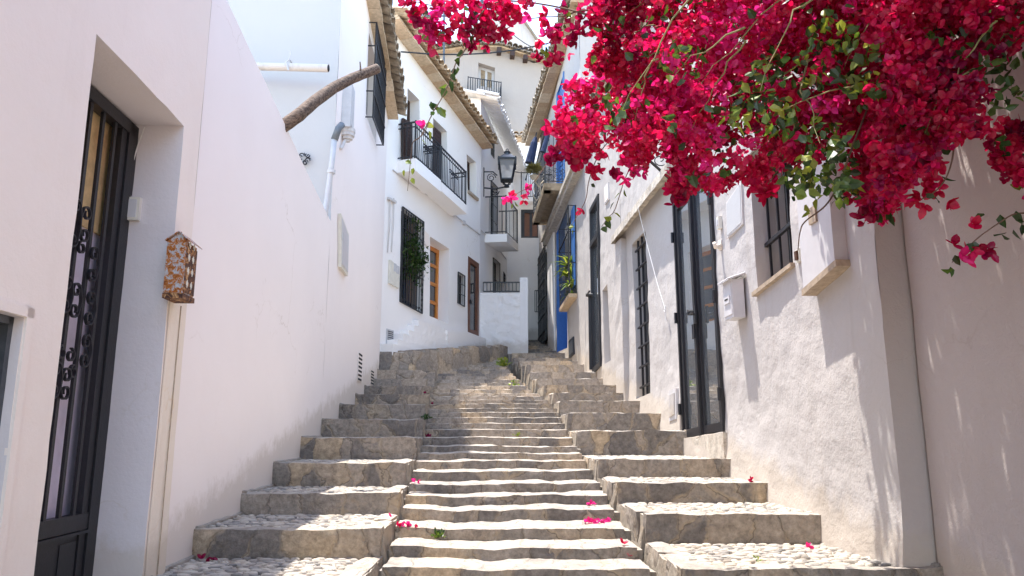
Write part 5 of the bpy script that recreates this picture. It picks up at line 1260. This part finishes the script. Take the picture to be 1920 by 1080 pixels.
outline = [(1120, -60), (1108, 25), (1112, 60), (1105, 120), (1080, 145), (1062, 190), (1045, 235), (1052, 260), (1085, 290), (1110, 285), (1135, 312), (1150, 270), (1180, 262), (1165, 300), (1200, 320), (1240, 250), (1262, 300), (1265, 330),
           (1300, 345), (1345, 362), (1375, 335), (1400, 338), (1440, 355), (1480, 300), (1530, 290), (1590, 260), (1615, 250), (1640, 268), (1660, 225), (1720, 255), (1760, 275), (1830, 250), (1870, 300), (1925, 350), (2200, 420), (2300, -60)]
blobs = [((1640, 340), 46), ((1650, 375), 34), ((1690, 300), 40), ((1625, 300), 40), ((1735, 290), 26), ((1915, 320), 26)]
FL = MB(); LV = MB(); SM = MB(); FS = MB(); LV2 = MB()
def dens(p):
    return nz(p.x*2.3, p.y*2.3, p.z*2.3+4)+.55*nz(p.x*6, p.y*6, p.z*6)
def okpos(p):
    return p.x < 2.50-.063*p.y-.06 and p.z < 3.6
cnt = 0; tries = 0
leafy = [(1280, 110, 40), (1555, 300, 55), (1540, 260, 45), (1500, 340, 26), (1840, 110, 45), (1770, 50, 50), (1880, 170, 34), (1520, 130, 40), (1440, 150, 50), (1460, 215, 40), (1630, 130, 60), (1560, 60, 50), (1590, 350, 30), (1390, 200, 40), (1150, 200, 20), (1720, 240, 26), (1900, 60, 60)]
while cnt < 4100 and tries < 160000:
    tries += 1
    px = rb_.uniform(1030, 2050); py = rb_.uniform(-60, 430); Y = rb_.triangular(2.65, 4.7, 3.2)
    ok = inside((px, py), outline) or any((px-b[0][0])**2+(py-b[0][1])**2 < b[1]**2 for b in blobs)
    if not ok: continue
    if px > 1640 and rb_.random() < .8: Y = rb_.uniform(2.45, 3.25)
    p = at(px, py, Y)
    if not okpos(p): continue
    if p.x < .55 and Y > 3.6: continue
    if dens(p) < 0.: continue
    isleaf = any((px-l[0])**2+(py-l[1])**2 < l[2]**2 for l in leafy)
    if isleaf and rb_.random() < .6: continue
    hue = .5+.55*nz(p.x*1.8+3, p.y*1.8, p.z*1.8)+rb_.uniform(-.22, .22)
    hue = min(1, max(0, hue+(.25 if px > 1420 and rb_.random() < .4 else 0)))
    c = p; out = (rnd()+Vector((-.3, -.55, -.1))).normalized()
    for k in range(rb_.choice([3, 4, 4, 5, 6])):
        q = c+rnd()*.032; flower(FL, q, (out+rnd()*.7).normalized(), rb_.uniform(.017, .028), hue)
        cnt_ = 1
    cnt += 1
# the part above and beside the frame: the rest of the shrub
for i in range(2300):
    x = rb_.triangular(.25, 2.25, 2.0); Y = rb_.uniform(1.0, 4.9); z = rb_.uniform(1.9, 3.3)+(x-.3)*.15
    if Y > 4.0 and x < 1.45: continue
    p = Vector((x, Y, z)); 
    if dens(p) < -.35: continue
    hue = min(1, max(0, .5+rb_.uniform(-.4, .4))); out = (rnd()+Vector((0, 0, .5))).normalized()
    for k in range(4): flower(FL, p+rnd()*.045, (out+rnd()*.7).normalized(), rb_.uniform(.028, .042), hue)
n = 0
while n < 2100:
    px = rb_.uniform(1060, 2050); py = rb_.uniform(-60, 420); Y = rb_.triangular(2.4, 4.8, 3.5)
    isl = any((px-l[0])**2+(py-l[1])**2 < l[2]**2 for l in leafy)
    if not (inside((px, py), outline) or isl): continue
    if not isl and rb_.random() < .72: continue
    p = at(px, py, Y if not isl else rb_.uniform(2.5, 3.6))
    if not okpos(p): continue
    bright = isl and px < 1700 and rb_.random() < .3
    leaf(LV, p, (rnd()+Vector((0, -.2, -.35))).normalized(), rb_.uniform(.03, .058), rb_.uniform(.75, 1) if bright else rb_.uniform(0, .65)); n += 1
for i in range(3200):
    p = Vector((rb_.triangular(.5, 2.25, 2.1), rb_.uniform(1.0, 4.9), rb_.uniform(2.0, 3.4)))
    if p.y > 4.0 and p.x < 1.5: continue
    leaf(LV, p, (rnd()+Vector((0, 0, -.3))).normalized(), rb_.uniform(.035, .06), rb_.uniform(0, .6))
# shoots: curved canes inside the mass
root = Vector((2.30, 2.1, 2.9))
for i in range(85):
    px = rb_.uniform(1060, 1960); py = rb_.uniform(20, 370); Y = rb_.uniform(2.5, 4.0)
    if not inside((px, py), outline): continue
    e = at(px, py, Y)
    if not okpos(e): continue
    st_ = e+Vector((rb_.uniform(.0, .5), rb_.uniform(-.3, .3), rb_.uniform(.15, .5))); 
    mid = e.lerp(st_, .5)+Vector((0, 0, rb_.uniform(.02, .15))); pts = []
    for k in range(8): t = k/7; pts.append(st_*(1-t)**2+mid*2*t*(1-t)+e*t*t+rnd()*.012)
    if all(okpos(p) for p in pts): SM.tube(pts, [.0045-.0035*k/7 for k in range(8)], 5, cap=False)
FL.build('blossoms', 'bract', BG); LV.build('leaves', 'leaf', BG); SM.build('shoots', 'greenstem', BG)
TR = MB(); TR.tube([Vector((2.36, 1.2, -1.9)), Vector((2.32, 1.3, -.6)), Vector((2.34, 1.5, .8)), Vector((2.28, 1.8, 2.0)), Vector((2.1, 2.3, 2.5)), Vector((1.7, 2.9, 2.6)), Vector((1.2, 3.2, 2.45)), Vector((.8, 3.3, 2.2))], [.07, .06, .055, .05, .04, .03, .02, .012], 9)
TR.tube([Vector((2.28, 1.8, 2.0)), Vector((2.2, 2.8, 2.4)), Vector((2.0, 3.6, 2.5)), Vector((1.9, 4.4, 2.4))], [.045, .035, .025, .015], 8)
TR.build('trunk', 'bark', BG, smooth=True)
def smooth_poly(P_, n=6):
    out = []
    for i in range(len(P_)-1):
        p0 = P_[max(0, i-1)]; p1 = P_[i]; p2 = P_[i+1]; p3 = P_[min(len(P_)-1, i+2)]
        for k in range(n):
            t = k/n; out.append(.5*((2*p1)+(p2-p0)*t+(2*p0-5*p1+4*p2-p3)*t*t+(3*p1-p0-3*p2+p3)*t**3))
    out.append(P_[-1]); return out
def spray(pts, Y, flowers=(), leaves=(), r=.0035, fl=4, lsz=.045, spread=.03, dY=.0, nm='hanging_shoot'):
    P_ = [at(x, y, Y+dY*i/len(pts)) for i, (x, y) in enumerate(pts)]; sp = smooth_poly(P_)
    mb = MB(); mb.tube(sp, [r*(1-.6*i/len(sp)) for i in range(len(sp))], 5, cap=False); o = mb.build(nm, 'stem', BG)
    if flowers:
        mb = MB()
        for f in flowers:
            c = at(f[0], f[1], Y+rb_.uniform(-.04, .04)); m = f[2] if len(f) > 2 else fl; hue = rb_.uniform(.1, .9); out = (rnd()+Vector((-.1, -.9, -.3))).normalized()
            for k in range(m): flower(mb, c+rnd()*spread*min(1, m/4), (out+rnd()*.6).normalized(), rb_.uniform(.024, .034), hue)
        mb.build('blossoms', 'bract', o)
    if leaves:
        mb = MB()
        for f in leaves:
            c = at(f[0], f[1], Y+rb_.uniform(-.02, .02)); leaf(mb, c, (rnd()*.8+Vector((0, -.2, -.7))).normalized(), lsz*rb_.uniform(.75, 1.15), f[2] if len(f) > 2 else rb_.uniform(.1, .5))
        mb.build('leaves', 'leaf', o)
# sprays against the sky, upper left
F1 = [(770, 15, 4), (782, 30, 5), (795, 45, 5), (806, 38, 5), (820, 30, 6), (815, 60, 5), (835, 15, 5), (800, 68, 5), (815, 85, 3), (780, 45, 3), (845, 20, 4), (840, 45, 5), (830, 70, 4), (852, 10, 3), (785, 8, 4), (760, 5, 3), (812, 12, 4), (832, 52, 4)]
spray([(1110, 30), (1040, 12), (960, 2), (890, 10), (820, 12), (752, -5)], 3.2, F1, [(800, 15), (775, 22), (792, 66, .8), (835, 60, .6), (870, 12), (878, 22), (885, 32), (865, 25)], .005, dY=.0)
F2 = [(885, 25, 3), (900, 40, 5), (892, 55, 6), (905, 60, 6), (920, 45, 6), (925, 65, 6), (912, 78, 5), (935, 30, 5), (948, 20, 5), (958, 28, 4), (930, 10, 5), (915, 20, 5), (945, 55, 3), (952, 60, 3), (980, 12, 3), (985, 25, 2), (998, 5, 3), (870, 40, 4), (865, 60, 3), (885, 80, 3), (888, 90, 2), (940, 5, 4), (965, 10, 3), (880, 5, 4), (903, 5, 4), (855, 35, 3)]
spray([(1120, -10), (1020, -8), (930, 5), (900, 30), (885, 70), (868, 100), (855, 118), (845, 150), (838, 165), (828, 185), (815, 205), (805, 225), (795, 250), (775, 265)], 3.0, F2, [(900, 12, .3), (905, 5, .2), (895, 22, .2), (885, 80, .3), (872, 78, .2), (868, 95, .4), (862, 118, .25), (850, 128, .15), (846, 138, .3), (858, 125, .6), (835, 165, .25), (842, 150, .15), (838, 158, .7), (828, 166, .2), (878, 60, .1), (810, 193, .4), (825, 200, .8), (808, 190, .2)], .004, lsz=.05)
spray([(838, 165), (826, 188), (814, 208), (806, 216)], 3.0, (), [(809, 192, .3), (823, 200, .7), (828, 203, .8), (807, 215, .3)], .0025, lsz=.035)
spray([(815, 205), (800, 235), (787, 258), (774, 268), (770, 300), (767, 330), (764, 358)], 3.0, [(795, 232, 1)], [(804, 245, .9), (793, 262, .95), (760, 302, .85), (758, 318, .9), (776, 315, .9), (772, 333, .9), (798, 232, 1.)], .0025, lsz=.036)
spray([(1130, 20), (1090, 20), (1055, 30), (1020, 32), (985, 36), (958, 38)], 3.2, [(1024, 32, 3), (1022, 48, 3), (1030, 62, 4), (1040, 55, 2), (1008, 75, 2), (1003, 105, 2), (1006, 112, 2), (1033, 122, 3), (1047, 107, 4), (1048, 62, 4), (1038, 75, 3), (1080, 45, 4), (1078, 65, 4), (1090, 60, 3), (1075, 72, 3), (1060, 20, 3), (1095, 20, 4), (1100, 40, 3)], [(1014, 92, .8), (1026, 95, .85), (1025, 88, .3), (1030, 108, .8), (1060, 10), (1068, 5), (1075, 12), (1057, 55, .8), (1063, 35, .7), (1058, 45), (1070, 28, .6)], .004)
spray([(1200, 230), (1145, 262), (1118, 300), (1104, 340), (1098, 375), (1082, 405), (1070, 425)], 3.4, [(1112, 320, 4), (1106, 328, 2), (1088, 396, 1), (1095, 300, 3), (1085, 312, 2)], [(1122, 305, .1), (1108, 345, .2), (1066, 426, .9), (1070, 420, .6), (1072, 430, .9)], .003, lsz=.032)
spray([(1230, 240), (1190, 300), (1172, 335), (1163, 362), (1152, 395), (1140, 408), (1128, 425)], 3.4, [(1150, 332, 2), (1168, 335, 3), (1195, 318, 4), (1200, 325, 3), (1172, 300, 3)], [(1162, 362, .85), (1170, 355, .8), (1150, 398, .9), (1147, 412, .9), (1152, 378, .3), (1136, 414, .3), (1130, 425, .5), (1200, 300, .1), (1185, 315, .05)], .003, lsz=.042)
spray([(1060, 262), (1030, 300), (1008, 332), (992, 350), (975, 360), (955, 370)], 4.6, [(951, 366, 4), (987, 358, 4), (984, 370, 3), (958, 362, 2)], [(960, 381, .9), (965, 378, .8)], .004, fl=4)
spray([(1100, 250), (1070, 270), (1052, 292), (1040, 300)], 3.2, [(1040, 292, 5), (1052, 288, 6), (1065, 285, 5), (1072, 295, 5), (1040, 240, 5), (1045, 250, 5), (1036, 300, 4), (1075, 265, 5)], [(1073, 280, .8)], .003)
spray([(1310, 320), (1290, 340), (1278, 350)], 3.1, [(1272, 345, 4), (1270, 355, 5), (1268, 372, 5), (1276, 365, 4), (1285, 350, 3)], [(1285, 352, .7), (1282, 370, .6), (1290, 345, .5)], .003)
spray([(1470, 300), (1440, 345), (1425, 350)], 3.1, [(1425, 355, 5), (1432, 358, 4), (1448, 350, 3), (1415, 345, 4)], [(1440, 345, .3), (1445, 352, .2)], .003)
spray([(1640, 170), (1600, 270), (1575, 340), (1548, 385), (1510, 415), (1500, 435), (1496, 470)], 2.9, (), [(1590, 300, .3), (1580, 320, .5), (1560, 350, .9), (1545, 365, .95), (1530, 372, .9), (1520, 360, .3), (1515, 345, .2), (1550, 330, .9), (1535, 345, .8), (1500, 352, .1), (1490, 368, .2), (1508, 385, .95), (1515, 395, .9), (1525, 330, .95), (1505, 330, .9), (1540, 310, .9), (1570, 360, .9), (1585, 370, .8), (1560, 380, .5)], .005, lsz=.045)
spray([(1790, 250), (1785, 300), (1770, 340), (1745, 365), (1710, 380)], 2.8, [(1722, 378, 5), (1755, 345, 6), (1745, 355, 4), (1790, 385, 3)], [(1768, 300, .05), (1785, 280, .1), (1738, 372, .2), (1755, 370, .1), (1765, 330, .15), (1670, 400, .1), (1665, 405, .05)], .004, lsz=.055)
spray([(2000, 380), (1930, 398), (1900, 402), (1870, 420), (1835, 445), (1808, 470), (1785, 492)], 2.7, [(1833, 425, 2), (1783, 462, 2), (1812, 472, 4), (1820, 480, 3), (1848, 468, 5), (1852, 478, 3)], [(1875, 402, .2), (1910, 410, .1), (1900, 430, .05), (1915, 420, .1), (1878, 440, .1), (1862, 440, .2), (1825, 455, .2), (1838, 460, .1), (1782, 500, .4), (1775, 505, .6), (1790, 478, .1), (1845, 400, .3), (1905, 395, .2)], .004, lsz=.05)
spray([(1700, 200), (1670, 300), (1655, 400)], 2.9, [(1640, 400, 6), (1625, 412, 4), (1660, 385, 6), (1635, 350, 6)], [(1670, 400, .1), (1640, 402, .2), (1605, 402, .1)], .004)
spray([(1990, 300), (1930, 310), (1905, 330)], 2.7, [(1905, 320, 7), (1912, 340, 6), (1915, 300, 6), (1925, 330, 6)], [(1918, 350, .8), (1880, 290, .05), (1885, 285, .05)], .004, lsz=.06)

# ------------------------------------------------------------------ fallen blossoms, weeds
def stair_z(x, Y):
    if cl(Y) < x < cr(Y): return G(max(y for y in Yc if y <= Y))+.006
    T = LS if x < 0 else RS; z = [t[1] for t in T if t[0] <= Y][-1]; return z+.008
def drop(px, py, label, n=3, spread=.03, cat='fallen blossom', mat='bract', hue=None):
    d = ray(px, py); best = None; t = 3.
    while t < 18:
        p = d*t
        if p.z < stair_z(p.x, p.y): best = p; break
        t += .01
    if best is None: return
    mb = MB()
    for k in range(n):
        q = best+Vector((rb_.uniform(-spread, spread), rb_.uniform(-.01, .02), 0)); q.z = stair_z(q.x, q.y)+.008
        flower(mb, q, (rnd()+Vector((0, 0, .6))).normalized(), .026, hue if hue is not None else rb_.uniform(.2, 1))
    mb.build('fallen_blossoms', mat, label=label, cat=cat, group='bougainvillea blossoms fallen on the steps')
drop(778, 917, 'magenta blossom fallen against the left side of the middle steps', 3, .03, hue=.95)
drop(755, 1002, 'red and magenta blossoms heaped in the lower left corner of the middle steps', 8, .09)
drop(1109, 947, 'single magenta blossom fallen near the right end of a middle step', 3, .02, hue=.98)
drop(1122, 980, 'long scatter of magenta blossoms at the right end of a middle step', 11, .13, hue=.95)
drop(1174, 1043, 'single crimson blossom at the lowest right end of the middle steps', 2, .02, hue=.6)
drop(1521, 1029, 'single magenta blossom lying on the lowest right cobbles', 2, .02, hue=.9)
drop(1408, 936, 'dried orange red blossom near the wall on a right cobbled step', 2, .02, hue=.3)
drop(1381, 893, 'tiny magenta blossom by the wall below the glass door', 1, .02, hue=.9)
drop(806, 755, 'dark red blossoms high up at the left edge of the middle steps', 4, .08, hue=.05)
drop(797, 800, 'dark red blossom halfway up at the left edge of the middle steps', 4, .05, hue=.05)
drop(392, 1048, 'dry red petals at the foot of the lowest left riser', 3, .05, hue=.05)
def weed(px, py, Y, label, n=40, h=.07, t0=.3, t1=.9):
    p = at(px, py, Y); p.z = stair_z(p.x, p.y); mb = MB()
    for i in range(n):
        d = Vector((rb_.gauss(0, .7), rb_.gauss(0, .5), abs(rb_.gauss(0, 1))+.3)).normalized(); leaf(mb, p+d*h*rb_.random(), d, h*.45, rb_.uniform(t0, t1))
    mb.build('weed', 'leaf', label=label, cat='weed', group='weeds growing in the stair joints')
weed(822, 975, 5.42, 'leafy green weed in front of a low middle riser', 60, .055)
weed(1105, 690, 14.5, 'pale weed tuft near the top where the middle steps meet the right steps', 30, .12) if False else None
weed(944, 680, 15.8, 'yellow green weed tuft at the top right edge of the middle steps', 60, .16, .8, 1)
weed(970, 803, 9.0, 'tiny pale weed on a middle step halfway up', 20, .05, .8, 1)
weed(965, 716, 13.1, 'small weed at the right edge of the middle steps below the bend', 30, .10, .7, 1)
weed(1420, 1060, 4.35, 'small green weed near the wall foot at lower right', 20, .03, .6, 1)
weed(800, 786, 9.6, 'dark weed in the joint at the left edge of the middle steps', 40, .07, .0, .5)

# ------------------------------------------------------------------ light, sky, camera
SUN = Vector((-.19, .14, 1)).normalized()
el = math.asin(SUN.z); az = math.atan2(SUN.x, SUN.y)
w = bpy.data.worlds.new('World'); bpy.context.scene.world = w; w.use_nodes = True; nt = w.node_tree; nt.nodes.clear()
sky = nt.nodes.new('ShaderNodeTexSky'); sky.sky_type = 'NISHITA'; sky.sun_disc = False; sky.sun_elevation = el; sky.sun_rotation = az; sky.air_density = 1.0; sky.dust_density = .6; sky.altitude = 100
bg = nt.nodes.new('ShaderNodeBackground'); bg.inputs['Strength'].default_value = .15; ow_ = nt.nodes.new('ShaderNodeOutputWorld')
tn = nt.nodes.new('ShaderNodeMix'); tn.data_type = 'RGBA'; tn.blend_type = 'MULTIPLY'; tn.inputs[0].default_value = 1; tn.inputs[7].default_value = (1.0, .93, .84, 1); nt.links.new(sky.outputs[0], tn.inputs[6]); nt.links.new(tn.outputs[2], bg.inputs['Color']); nt.links.new(bg.outputs[0], ow_.inputs[0])
sl = bpy.data.lights.new('sun', 'SUN'); sl.energy = 2.0; sl.angle = math.radians(.5); sl.color = (1, .95, .88)
so = bpy.data.objects.new('sun', sl); C.objects.link(so); so.rotation_euler = SUN.to_track_quat('Z', 'Y').to_euler(); so.location = (0, 0, 30)
cam = bpy.data.cameras.new('camera'); co = bpy.data.objects.new('camera', cam); C.objects.link(co)
co.rotation_euler = (math.pi/2+PITCH, 0, 0); cam.lens = F/1920*36; cam.sensor_width = 36; cam.clip_end = 1000; cam.clip_start = .05
sc = bpy.context.scene; sc.camera = co
sc.view_settings.view_transform = 'Standard'; sc.view_settings.look = 'None'; sc.view_settings.exposure = 2.55; sc.view_settings.gamma = 1
sc.cycles.use_denoising = True; sc.cycles.max_bounces = 10; sc.cycles.diffuse_bounces = 6; sc.cycles.glossy_bounces = 3; sc.cycles.transparent_max_bounces = 12
sc.cycles.sample_clamp_indirect = 8
